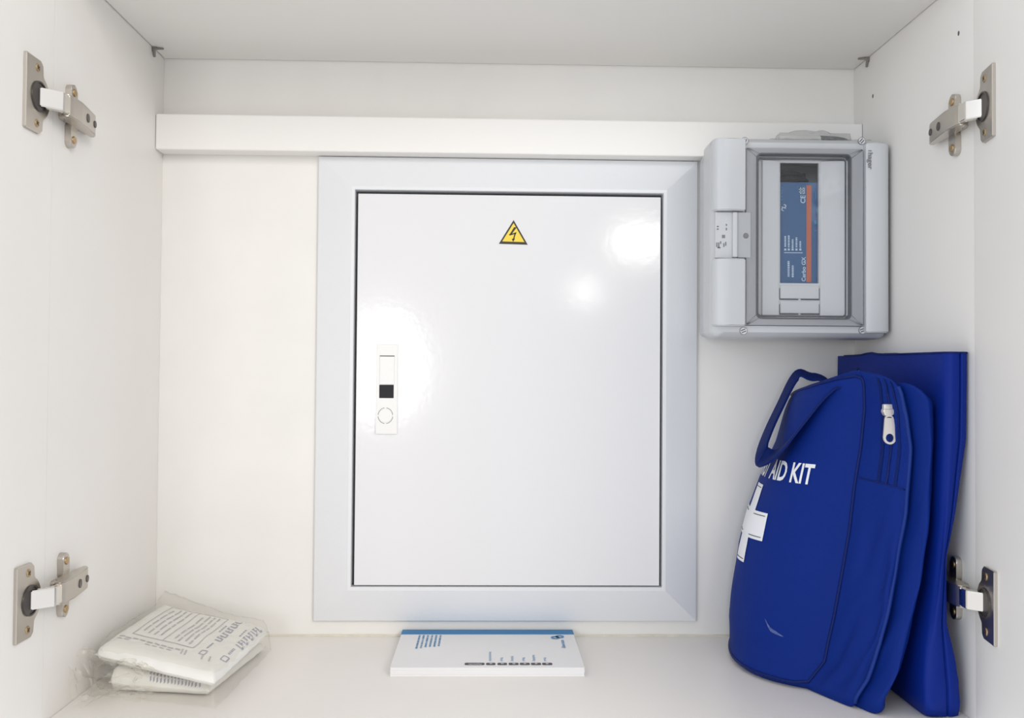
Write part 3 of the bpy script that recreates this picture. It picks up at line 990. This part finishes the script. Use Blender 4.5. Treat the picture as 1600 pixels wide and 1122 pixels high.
def bag_plan(z):
    xs = float(np.interp(z, *seamZX)); xe = float(np.interp(z, *silZX)); xr = float(np.interp(z, *ridZX)); xg = float(np.interp(z, *rigZX))
    case_l = float(np.interp(z, case_z, case_xl)) - 0.0015
    xg = min(xg, case_l)
    Sx, Sy = xs, SEAM_Y + 0.004 * min(1, z / 0.05)
    Ex, Ey = xe, SIL_Y
    # panel: bezier between silhouette and seam with given end directions
    d0, d1 = np.array([-0.87, 0.493]), np.array([0.285, 0.958])
    A = np.array([[d0[0], d1[0]], [d0[1], d1[1]]])
    ab = np.linalg.solve(A, np.array([Ex - Sx, Ey - Sy]))
    C = np.array([Sx, Sy]) + d0 * np.clip(ab[0], 0.03, 0.13)
    pts = []
    far = np.array([min(Ex + 0.024, 0.79), -0.0085])
    mid = np.array([Ex + 0.0095, -0.027])
    cm = catmull([far, mid, (Ex, Ey)], NA0 // 2)
    pts += cm[:-1]
    for k in range(NA + 1):
        t = k / NA
        pts.append((1 - t) ** 2 * np.array([Ex, Ey]) + 2 * t * (1 - t) * C + t * t * np.array([Sx, Sy]))
    g1 = np.array([Sx + (xr - Sx) * 0.38, SEAM_Y - 0.0215]); g2 = np.array([Sx + (xr - Sx) * 0.78, RID_Y + 0.0058])
    ctrl = [(Sx, Sy), g1, g2, (xr, RID_Y - 0.0025), (xr + (xg - xr) * 0.13, RID_Y + 0.0030), (xr + (xg - xr) * 0.50, RIG_Y - 0.0005), (xr + (xg - xr) * 0.82, RIG_Y + 0.0020), (xg, RIG_Y + 0.014), (min(xg + 0.0006, case_l), RIG_Y + 0.035)]
    cb = catmull(ctrl, 6)
    pts += cb[1:]
    back = min(case_l - 0.001, 0.818 if z > 0.05 else 0.80)
    cc = catmull([cb[-1], (back, -0.17), (back - 0.004, -0.09), (back - 0.012, -0.03), (back - 0.025, -0.0085), tuple(far)], 5)
    pts += cc[1:-1]
    return np.array(pts)


i_sil, i_seam = NA0, NA0 + NA
NPT = len(bag_plan(0.1))
i_rid = i_seam + 18
i_rig = i_seam + 48


def col_zmax(i):
    ks = [0, i_sil, i_sil + 20, i_sil + 36, i_seam, i_seam + 8, i_seam + 16, i_rid + 2, i_rid + 10, i_rid + 20, i_rig, i_rig + 8, NPT]
    vs = [0.300, 0.304, 0.314, 0.3225, 0.3262, 0.3225, 0.3165, 0.3125, 0.3135, 0.304, 0.285, 0.28, 0.300]
    return float(np.interp(i, ks, vs))


NR = 84
Z0 = 0.0005


def bag_point(i, t):
    zm = col_zmax(i)
    z = Z0 + (zm - Z0) * t
    p = bag_plan(z)[i]
    return p, z, zm


plans = {}
GRID = np.zeros((NR + 1, NPT, 3))
zt = [0, .004, .010, .018, .028] + list(np.linspace(.04, .95, NR - 10)) + [.962, .974, .984, .992, .997, 1.0]
NR = len(zt) - 1
GRID = np.zeros((NR + 1, NPT, 3))
for j, t in enumerate(zt):
    for i in range(NPT):
        zm = col_zmax(i)
        z = Z0 + (zm - Z0) * t
        kz = round(z * 4000)
        if kz not in plans:
            plans[kz] = bag_plan(kz / 4000)
        pl = plans[kz]
        p = pl[i].copy()
        c = pl.mean(axis=0)
        ins = 0.0
        rt, rb = 0.013, 0.010
        if z > zm - rt:
            q_ = (z - (zm - rt)) / rt
            ins = rt * (1 - math.sqrt(max(0, 1 - q_ * q_)))
        if z < rb:
            q_ = 1 - z / rb
            ins = rb * (1 - math.sqrt(max(0, 1 - q_ * q_)))
        d = c - p
        p = p + d / max(1e-6, np.linalg.norm(d)) * ins
        GRID[j, i] = (p[0], p[1], z)
# soft folds along the normal direction
gu = np.roll(GRID, -1, axis=1) - np.roll(GRID, 1, axis=1)
nx, ny = gu[:, :, 1], -gu[:, :, 0]
ln = np.sqrt(nx ** 2 + ny ** 2) + 1e-9
nx, ny = nx / ln, ny / ln
sgn = 1.0
cen = GRID[40].mean(axis=0)
if (nx[40, i_seam] * (GRID[40, i_seam, 0] - cen[0]) + ny[40, i_seam] * (GRID[40, i_seam, 1] - cen[1])) < 0:
    nx, ny = -nx, -ny
NRM = np.stack([nx, ny, np.zeros_like(nx)], axis=2)
for j in range(NR + 1):
    for i in range(NPT):
        x, y, z = GRID[j, i]
        pin = min(1.0, abs(i - i_seam) / 5.0)
        edge = min(1.0, z / 0.03, (col_zmax(i) - z) / 0.03 + 0.15)
        if i < i_seam:
            a = 0.0016 * noise.noise(Vector((x * 14, y * 14, z * 8))) + 0.0014 * noise.noise(Vector((i * 0.09, 5.0, z * 22)))
        else:
            s = (i - i_seam)
            low = np.interp(z, [0, .06, .15, .22], [1, 1, .7, .25])
            a = low * (0.0062 * noise.noise(Vector((s * 0.16 + z * 9, z * 7, 1.0))) + 0.0040 * noise.noise(Vector((s * 0.33 - z * 16, z * 20, 9.0))))
            if s > 20:
                a = 0.7 * a - 0.0008
        GRID[j, i] += NRM[j, i] * a * pin * edge
        if GRID[j, i, 1] > -0.003:
            GRID[j, i, 1] = -0.003


def patch(i0, i1, closed=False, off=0.0):
    bm = B()
    V = [[bm.verts.new(GRID[j, i % NPT] + NRM[j, i % NPT] * off) for i in range(i0, i1 + 1)] for j in range(NR + 1)]
    for j in range(NR):
        for i in range(i1 - i0):
            bm.faces.new((V[j][i], V[j][i + 1], V[j + 1][i + 1], V[j + 1][i]))
    return bm


bag = thing('first_aid_bag', 'plump royal blue first aid bag with white cross standing on the floor', 'bag', (0.765, -0.13, 0))
bm = patch(0, i_seam)
panel_o = obj('front_panel', bm, M_cloth, bag, 180)
bm = patch(i_seam, i_rid)
obj('side_gusset', bm, M_cloth, bag, 180)
bm = patch(i_rid, NPT)
# closing top and bottom
for j in (0, NR):
    loop = [bm.verts.new(GRID[j, i]) for i in range(NPT)]
    c = bm.verts.new(GRID[j].mean(axis=0) + np.array([0, 0, 0.004 if j else 0.0]))
    for i in range(NPT):
        bm.faces.new((loop[i], loop[(i + 1) % NPT], c))
obj('rear_compartment', bm, M_cloth, bag, 60)
G = lambda j, i, off=0.0: tuple(GRID[j, i % NPT] + NRM[j, i % NPT] * off)
# piping round the front panel: bottom edge, near seam, top edge
jb, jt = 3, NR - 3
pth = [G(jb, i, .0004) for i in range(4, i_seam - 2, 2)] + [G(j, i_seam, .0004) for j in range(jb + 1, jt, 1)] + [G(jt, i, .0004) for i in range(i_seam - 2, 4, -2)]
bm = B(); tube(bm, pth, 0.0017, 8)
obj('front_piping', bm, M_pipe, bag, 60)
bm = B(); tube(bm, [G(j, i_rid, .0003) for j in range(3, NR - 2)], 0.0019, 8)
obj('rear_piping', bm, mat('blue_piping', (0.005, 0.028, 0.20), 0.5, spec=0.2), bag, 60)
# zip: two tapes, teeth line, end seam
iz = i_seam + 9
jz0 = int(np.argmin(abs(GRID[:, iz, 2] - at(1380, 752, -0.225)[2])))
bm = B()
for di in (-3, 2):
    pa = [Vector(G(j, iz + di, .0006)) for j in range(jz0, NR - 2)]
    pb = [Vector(G(j, iz + di + 1, .0006)) for j in range(jz0, NR - 2)]
    va = [bm.verts.new(p) for p in pa]; vb = [bm.verts.new(p) for p in pb]
    for k in range(len(va) - 1):
        bm.faces.new((va[k], vb[k], vb[k + 1], va[k + 1]))
zt_o = obj('zip_tape', bm, M_web, bag, 60)
bm = B()
tube(bm, [G(j, iz, .0004) for j in range(jz0, NR - 2)], 0.0012, 6)
obj('zip_coil', bm, M_pipe, zt_o, 60)
bm = B()
tube(bm, [G(jz0, i, .0003) for i in range(i_seam + 1, i_rid - 1)], 0.0007, 6)
obj('end_seam', bm, M_pipe, bag, 60)
# slider with pull tab
jz = int(np.argmin(abs(GRID[:, iz, 2] - at(1389, 645, -0.225)[2])))
zc = Vector(G(jz, iz, .002))
sz = thing  # noqa
zx_, zy_, zz_ = at(1389.5, 641, zc.y - 0.003)
sl = B()
Fz = lambda u, v, d: Vector((zx_ + u, zc.y - d, zz_ + v))
prism(sl, rrect(-0.0045, 0.0045, -0.0005, 0.0060, 0.0012, 2), Fz, -0.003, 0.0022, 0.0006, 1)
prism(sl, [(-0.0058, -0.001), (-0.0045, -0.0045), (-0.002, -0.0065), (0.002, -0.0065), (0.0045, -0.0045), (0.0058, -0.001), (0.0048, 0.0012), (-0.0048, 0.0012)], Fz, -0.003, 0.0032, 0.0008, 2)
slider = obj('zip_slider', sl, M_zip, bag, 45, 'pale metal zip slider')
bm = B()
out, inn = [], []
n = 20
for k in range(n):
    a = math.pi + math.pi * k / (n - 1)
    out.append((0.0064 * math.cos(a), -0.0270 + 0.0064 * math.sin(a)))
    inn.append((0.0040 * math.cos(a), -0.0272 + 0.0042 * math.sin(a)))
for k in range(n):
    a = math.pi * k / (n - 1)
    out.append(((0.0064 - 0.0016 * math.sin(a)) * math.cos(a) if k in (0, n - 1) else 0.0046 * math.cos(a), -0.0265 if k in (0, n - 1) else -0.0085 + 0.001 * math.sin(a)))
    inn.append((0.0040 * math.cos(a), -0.0272 + 0.0042 * math.sin(a)))
ring(bm, out, inn, lambda u, v, d: Vector((zx_ + u, zc.y - d + (v + 0.008) * 0.06, zz_ + v)), 0.0016, 0.0032)
ring(bm, [(0.0042 * math.cos(a), -0.0078 + 0.0028 * math.sin(a)) for a in [2 * math.pi * k / 16 for k in range(16)]], [(0.0028 * math.cos(a), -0.0078 + 0.0014 * math.sin(a)) for a in [2 * math.pi * k / 16 for k in range(16)]], Fz, 0.0014, 0.0034)
obj('pull_tab', bm, M_zip, slider, 45)


# print on the front panel follows its curve: s = distance from the near seam, z = height
def panel_pt(s, z, off=0.0005):
    js = GRID[:, :, 2]
    def colpt(i):
        j = int(np.searchsorted(js[:, i], z))
        j = max(1, min(NR, j))
        f = (z - js[j - 1, i]) / max(1e-9, js[j, i] - js[j - 1, i])
        f = max(0, min(1, f))
        return GRID[j - 1, i] * (1 - f) + GRID[j, i] * f, NRM[j, i]
    key = round(z * 5000)
    if key not in panel_cache:
        L = [colpt(i) for i in range(i_seam, -1, -1)]
        dist = [0.0]
        for a, b in zip(L[:-1], L[1:]):
            dist.append(dist[-1] + float(np.linalg.norm(a[0] - b[0])))
        panel_cache[key] = (np.array(dist), np.array([a[0] for a in L]), np.array([a[1] for a in L]))
    dist, P_, N_ = panel_cache[key]
    p = np.array([np.interp(s, dist, P_[:, c]) for c in range(3)])
    nn = np.array([np.interp(s, dist, N_[:, c]) for c in range(3)])
    return Vector(p + nn / np.linalg.norm(nn) * off)


panel_cache = {}


TXT = dict(sT=0.0440, zT=0.2060, cap=0.0205, cross_s=0.1390, cross_z=0.1540)
bm = B()
V, Fc = text_polys('FIRST  AID KIT', True)
kk = TXT['cap'] / 0.7
narrow = 0.070 / (max(v[0] for v in text_polys('AID KIT', True)[0]) * kk)
me_t = bmesh.new()
vs = [me_t.verts.new((x * kk * narrow, y * kk, 0)) for x, y in V]
for f in Fc:
    try:
        me_t.faces.new([vs[i] for i in f])
    except ValueError:
        pass
bmesh.ops.subdivide_edges(me_t, edges=[e for e in me_t.edges if e.calc_length() > 0.006], cuts=3)
bmesh.ops.triangulate(me_t, faces=me_t.faces)
tw = max(v.co.x for v in me_t.verts)
for v in me_t.verts:
    v.co = panel_pt(TXT['sT'] + (tw - v.co.x), TXT['zT'] + v.co.y, 0.0006)
obj('lettering', me_t, M_print, panel_o, label='white lettering FIRST AID KIT')
# white cross patch with a line of stitching
a, l = 0.0150, 0.0430
cr = [(-a, -l), (a, -l), (a, -a), (l, -a), (l, a), (a, a), (a, l), (-a, l), (-a, a), (-l, a), (-l, -a), (-a, -a)]
bm = B()
K = 6
for x0, x1, z0, z1 in ((-a, a, -l, -a), (-a, a, -a, a), (-a, a, a, l), (-l, -a, -a, a), (a, l, -a, a)):
    quad(bm, lambda u, v: panel_pt(TXT['cross_s'] - u, TXT['cross_z'] + v, 0.0007), x0, x1, z0, z1, 8, 8)
bmesh.ops.remove_doubles(bm, verts=bm.verts, dist=0.00005)
cross = obj('cross_patch', bm, M_print, bag, 60, 'white cross patch')
e_ = 0.0035
st = [(-a + e_, -l + e_), (a - e_, -l + e_), (a - e_, -a + e_ * 0), (l - e_, -a + e_), (l - e_, a - e_), (a - e_, a - e_ * 0), (a - e_, l - e_), (-a + e_, l - e_)]
for (u0, v0), (u1, v1) in (((-a + e_, -l + e_), (a - e_, -l + e_)), ((a, -a + e_), (l - e_, -a + e_)), ((a, a - e_), (l - e_, a - e_)), ((-a + e_, l - e_), (a - e_, l - e_)), ((-l + e_, -a + e_), (-a, -a + e_)), ((-l + e_, a - e_), (-a, a - e_))):
    bm = B()
    tube(bm, [panel_pt(TXT['cross_s'] - (u0 + (u1 - u0) * k / 6), TXT['cross_z'] + v0 + (v1 - v0) * k / 6, 0.0009) for k in range(7)], 0.00045, 5)
    obj('stitching', bm, M_stitch, cross)
# pale scuff low on the front panel
pth = catmull([(0.0725, 0.0605), (0.0640, 0.0517), (0.0568, 0.0490), (0.0465, 0.0465)], 8)
bm = B()
for k in range(len(pth) - 1):
    w0, w1 = (0.0017 * math.sin(math.pi * (q + 0.15) / (len(pth) + 0.3)) for q in (k, k + 1))
    bm.faces.new([bm.verts.new(panel_pt(pth[a][0], pth[a][1] + d * w, 0.0004)) for a, d, w in ((k, -1, w0), (k + 1, -1, w1), (k + 1, 1, w1), (k, 1, w0))])
bmesh.ops.remove_doubles(bm, verts=bm.verts, dist=0.00002)
obj('scuff_mark', bm, mat('pale_scuff', (0.09, 0.13, 0.36), 0.8, var=0.5, vscale=400), panel_o, label='pale scuff on the blue cloth')
# carrying strap drooping over the front panel
hp = [at(1330, 586, -0.150), at(1313, 599, -0.168), at(1290, 622, -0.163), at(1258, 660, -0.150), at(1226, 698, -0.135), at(1206, 714, -0.122), at(1192, 714, -0.108), at(1191, 700, -0.098), at(1203, 668, -0.086), at(1222, 628, -0.076), at(1238, 596, -0.074), at(1250, 584, -0.078), at(1266, 588, -0.084), at(1282, 592, -0.090), at(1296, 600, -0.098)]
hp = catmull(hp, 5)
wd_ = []
for k in range(len(hp)):
    t = k / (len(hp) - 1)
    key = [((0.5, -0.2, 0.55)), ((0.55, 0.30, 0.45)), ((0.45, 0.55, 0.40)), ((0.1, -0.95, 0.2)), ((0.05, -0.95, 0.1)), ((0.0, -0.9, -0.35)), ((0.0, -0.9, -0.3))]
    f = t * (len(key) - 1); i = min(int(f), len(key) - 2); f -= i
    wd_.append(tuple(key[i][c] * (1 - f) + key[i + 1][c] * f for c in range(3)))
bm = B(); ribbon(bm, hp, wd_, 0.025, 0.0022)
obj('carry_strap', bm, M_web, bag, 60, 'navy webbing carrying strap')

# ------------------------------------------------------------------ white dressing packets in a clear bag
def pillow(cor, Z0S, THS, seed, nu=34, nv=30, seal=0.006):
    """soft flat packet on a quadrilateral; returns upper grid and lower grid points"""
    cor = [np.array(c[:2]) for c in cor]
    up, dn = [], []
    for j in range(nv + 1):
        ru, rd = [], []
        for i in range(nu + 1):
            s, t = i / nu, j / nv
            p = (1 - s) * (1 - t) * cor[0] + s * (1 - t) * cor[1] + s * t * cor[2] + (1 - s) * t * cor[3]
            e = min(s, 1 - s, t, 1 - t)
            prof = min(1.0, e / 0.10)
            prof = math.sqrt(1 - (1 - prof) ** 2)
            nz = noise.noise(Vector((s * 5 + seed, t * 5, seed * 1.7)))
            n2 = noise.noise(Vector((s * 16, t * 13 + seed, seed)))
            bl = lambda q: (1 - s) * (1 - t) * q[0] + s * (1 - t) * q[1] + s * t * q[2] + (1 - s) * t * q[3]
            z0, th = bl(Z0S), bl(THS)
            wob = 0.0014 * noise.noise(Vector((s * 9, t * 9, seed + 4)))
            p = p + wob * (1 - prof) * 1.5
            ru.append(np.array([p[0], p[1], z0 + th * (0.42 + 0.52 * prof) + 0.0016 * nz * prof + 0.0006 * n2]))
            rd.append(np.array([p[0], p[1], z0 + th * (0.40 - 0.40 * prof) + 0.0004 * abs(n2)]))
        up.append(ru); dn.append(rd)
    return up, dn


def packet_mesh(up, dn):
    bm = B()
    nv, nu = len(up) - 1, len(up[0]) - 1
    U = [[bm.verts.new(p) for p in r] for r in up]
    Dn = [[bm.verts.new(p) for p in r] for r in dn]
    for j in range(nv):
        for i in range(nu):
            bm.faces.new((U[j][i], U[j][i + 1], U[j + 1][i + 1], U[j + 1][i]))
            bm.faces.new((Dn[j][i], Dn[j + 1][i], Dn[j + 1][i + 1], Dn[j][i + 1]))
    for i in range(nu):
        bm.faces.new((U[0][i], Dn[0][i], Dn[0][i + 1], U[0][i + 1])); bm.faces.new((U[nv][i], U[nv][i + 1], Dn[nv][i + 1], Dn[nv][i]))
    for j in range(nv):
        bm.faces.new((U[j][0], U[j + 1][0], Dn[j + 1][0], Dn[j][0])); bm.faces.new((U[j][nu], Dn[j][nu], Dn[j + 1][nu], U[j + 1][nu]))
    return bm


def on_top(up, off):
    A = np.array(up)
    def fn(s, t):
        nv, nu = A.shape[0] - 1, A.shape[1] - 1
        fs, ft = max(0, min(nu - 1e-6, s * nu)), max(0, min(nv - 1e-6, t * nv))
        i, j = int(fs), int(ft); a, b = fs - i, ft - j
        p = A[j, i] * (1 - a) * (1 - b) + A[j, i + 1] * a * (1 - b) + A[j + 1, i] * (1 - a) * b + A[j + 1, i + 1] * a * b
        return Vector(p + np.array([0, 0, off]))
    return fn


# corners: 0 front, 1 right, 2 back, 3 left  (s runs front->right, t runs front->left); the stack leans up against the two walls
ZC = [0.0320, 0.0290, 0.0470, 0.0480]
c0 = [atz(336, 1056, ZC[0]), atz(421, 978, ZC[1]), atz(254, 940, ZC[2]), atz(146, 1009, ZC[3])]
c0 = [np.array([max(0.007, c[0]), min(-0.006, c[1])]) for c in c0]
mid0 = np.mean(np.array(c0), axis=0)
low = [c * 0.97 + mid0 * 0.03 for c in c0]
low[0] = c0[0] + np.array([-0.014, 0.030])
low[3] = c0[3] + np.array([0.016, -0.002])
UP_T = [0.0165, 0.0160, 0.0185, 0.0185]
up2, dn2 = pillow(low, [0.0010] * 4, [ZC[k] - UP_T[k] - 0.0008 for k in range(4)], 3.0)
pk2 = thing('dressing_packet', 'lower white paper packet with blue print under the other packet', 'packet', (*np.mean(np.array(low), axis=0), 0.001), 'wrapped wound dressings in the clear bag')
w2 = obj('wrapper', packet_mesh(up2, dn2), M_pack, pk2, 70)
up1, dn1 = pillow(c0, [ZC[k] - UP_T[k] + 0.0022 for k in range(4)], UP_T, 8.0)
pk1 = thing('dressing_packet', 'upper white paper packet with printed box lying on another packet', 'packet', (*mid0, 0.0205), 'wrapped wound dressings in the clear bag')
w1 = obj('wrapper', packet_mesh(up1, dn1), M_pack, pk1, 70)
fn = on_top(up1, 0.0004)
bm = B()


def stroke(bm, s0, t0, s1, t1, w, fn=fn, n=8):
    d = math.hypot(s1 - s0, t1 - t0)
    ux, uy = -(t1 - t0) / d * w / 2, (s1 - s0) / d * w / 2
    pr = None
    for k in range(n + 1):
        s, t = s0 + (s1 - s0) * k / n, t0 + (t1 - t0) * k / n
        cur = (bm.verts.new(fn(s + ux, t + uy)), bm.verts.new(fn(s - ux, t - uy)))
        if pr:
            bm.faces.new((pr[0], cur[0], cur[1], pr[1]))
        pr = cur


rng = random.Random(4)
# outlined box with two columns of small lines
for s0, t0, s1, t1 in ((0.30, 0.34, 0.30, 0.86), (0.30, 0.34, 0.92, 0.34), (0.30, 0.86, 0.92, 0.86), (0.92, 0.34, 0.92, 0.86), (0.30, 0.60, 0.92, 0.60)):
    stroke(bm, s0, t0, s1, t1, 0.008)
for t in (0.40, 0.445, 0.49, 0.535, 0.66, 0.71, 0.76, 0.81):
    s = 0.34 + rng.uniform(0, .05)
    while s < 0.86:
        e = s + rng.uniform(0.05, 0.16)
        stroke(bm, s, t, min(e, .89), t, 0.014, n=3); s = e + 0.02
# rows beside the box (along its short side)
s = 0.12
for t0 in np.arange(0.40, 0.92, 0.06):
    stroke(bm, 0.225 + rng.uniform(-.01, .01), t0, 0.225 + rng.uniform(-.01, .01), t0 + 0.045, 0.016, n=2)
    if rng.random() < .7:
        stroke(bm, 0.185, t0, 0.185, t0 + 0.04, 0.010, n=2)
for t0 in (0.14, 0.20, 0.34, 0.37):
    stroke(bm, 0.17, t0, 0.24, t0 + 0.02, 0.012, n=2)
PR = obj('grey_print', bm, M_packg, w1, label='faint grey box and small print on the packet')
PR['kind'] = 'stuff'
bm = B()
for t0, n_ in ((0.235, 9), (0.055, 9)):
    for k in range(n_):
        s = 0.50 + k * 0.047
        stroke(bm, s, t0 - 0.028, s + 0.012, t0 + 0.028, 0.017, n=2)
        stroke(bm, s, t0 + (0.026 if k % 2 else -0.026), s + 0.032, t0 + (0.026 if k % 2 else -0.026), 0.012, n=2)
        if k % 3 == 1:
            stroke(bm, s, t0, s + 0.030, t0, 0.010, n=2)
    for k in range(4):
        stroke(bm, 0.66 + k * 0.035, t0 + 0.062, 0.685 + k * 0.035, t0 + 0.062, 0.014, n=2)
    for k in range(5):
        stroke(bm, 0.34 + k * 0.022, t0 + 0.005, 0.352 + k * 0.022, t0 + 0.005, 0.018, n=2)
    for s0, t1, s1, t2 in ((0.24, t0 - .02, 0.30, t0 - .02), (0.30, t0 - .02, 0.30, t0 + .025), (0.30, t0 + .025, 0.24, t0 + .025), (0.24, t0 + .025, 0.24, t0 - .02)):
        stroke(bm, s0, t1, s1, t2, 0.009, n=2)
PR = obj('blue_print', bm, M_packp, w1, label='grey-blue print on the packet')
PR['kind'] = 'stuff'
# print on the front edge of the lower packet
fn2 = on_top(up2, 0.0004)
bm = B()
for k in range(15):
    t0 = 0.10 + k * 0.035
    stroke(bm, 0.012, t0, 0.05, t0 + 0.022, 0.014, fn2, 3)
    stroke(bm, 0.05, t0 + 0.01, 0.08, t0 + 0.022, 0.012, fn2, 3)
PR = obj('blue_print', bm, M_packp, w2, label='blue print on the lower packet')
PR['kind'] = 'stuff'
# clear polythene bag round both packets with its loose end folded to the left
bm = B()
big = [(c - mid0) * 1.035 + mid0 for c in c0]
big[0] = c0[0] + np.array([0.0005, 0.003])
NUo, NVo = 60, 52
Uv = []
for j in range(NVo + 1):
    ru = []
    for i in range(NUo + 1):
        s, t = i / NUo, j / NVo
        bl = lambda q: (1 - s) * (1 - t) * q[0] + s * (1 - t) * q[1] + s * t * q[2] + (1 - s) * t * q[3]
        p = bl(big)
        e = min(s, 1 - s, t, 1 - t)
        z = 0.0008 + (bl(ZC) + 0.0052) * min(1, e / 0.045) ** 0.6
        back = max(0, (s - 0.80) / 0.2) * max(0, (t - 0.45) / 0.55)
        z += 0.014 * back
        z += 0.0016 * noise.noise(Vector((s * 9, t * 9, 2))) + 0.0010 * noise.noise(Vector((s * 21, t * 19, 6))) + 0.004 * back * noise.noise(Vector((s * 25, t * 22, 3)))
        x = max(0.0012, p[0] + 0.0012 * noise.noise(Vector((s * 8, t * 8, 11))))
        y = min(-0.0014, p[1] + 0.0012 * noise.noise(Vector((s * 8, t * 8, 15))))
        ru.append(bm.verts.new((x, y, max(z, 0.0007))))
    Uv.append(ru)
for j in range(NVo):
    for i in range(NUo):
        bm.faces.new((Uv[j][i], Uv[j][i + 1], Uv[j + 1][i + 1], Uv[j + 1][i]))
# loose end: two crumpled layers from the left half of the front edge down to the floor and up the left wall
ends = [[np.array([0.070, -0.236, 0.0012]), np.array([0.044, -0.252, 0.012]), np.array([0.014, -0.250, 0.0015]), np.array([0.0018, -0.238, 0.036])],
        [np.array([0.060, -0.226, 0.010]), np.array([0.052, -0.222, 0.018]), np.array([0.024, -0.230, 0.020]), np.array([0.0030, -0.224, 0.040])]]
for layer, E_ in enumerate(ends):
    rows_ = []
    cs = catmull(E_, 14)
    n_ = len(cs) - 1
    for j in range(29):
        v = j / 28
        ru = []
        for i in range(n_ + 1):
            u = i / n_
            t = 0.42 + 0.58 * u
            st = (1 - t) * big[0] + t * big[3]
            zt_ = (1 - t) * ZC[0] + t * ZC[3]
            st = np.array([st[0], st[1], zt_ * (0.30 + 0.45 * layer)])
            p = st * (1 - v) + cs[i] * v
            w = math.sin(math.pi * min(1, v * 0.9))
            k = np.array([noise.noise(Vector((u * 6, v * 5, 20 + layer * 9 + c * 31))) for c in range(3)]) + 0.6 * np.array([noise.noise(Vector((u * 15, v * 12, 60 + layer * 9 + c * 31))) for c in range(3)])
            p = p + k * np.array([0.004, 0.004, 0.006]) * (0.35 + 0.65 * w)
            p[2] += 0.008 * w * (0.4 + layer)
            ru.append(bm.verts.new((max(0.0013, p[0]), p[1], max(0.0008, p[2]))))
        rows_.append(ru)
    for j in range(28):
        for i in range(n_):
            bm.faces.new((rows_[j][i], rows_[j][i + 1], rows_[j + 1][i + 1], rows_[j + 1][i]))
pb = obj('plastic_bag', bm, M_film, None, 180)
pb['label'] = 'clear crumpled plastic bag wrapped round the white packets in the left corner'
pb['category'] = 'plastic bag'
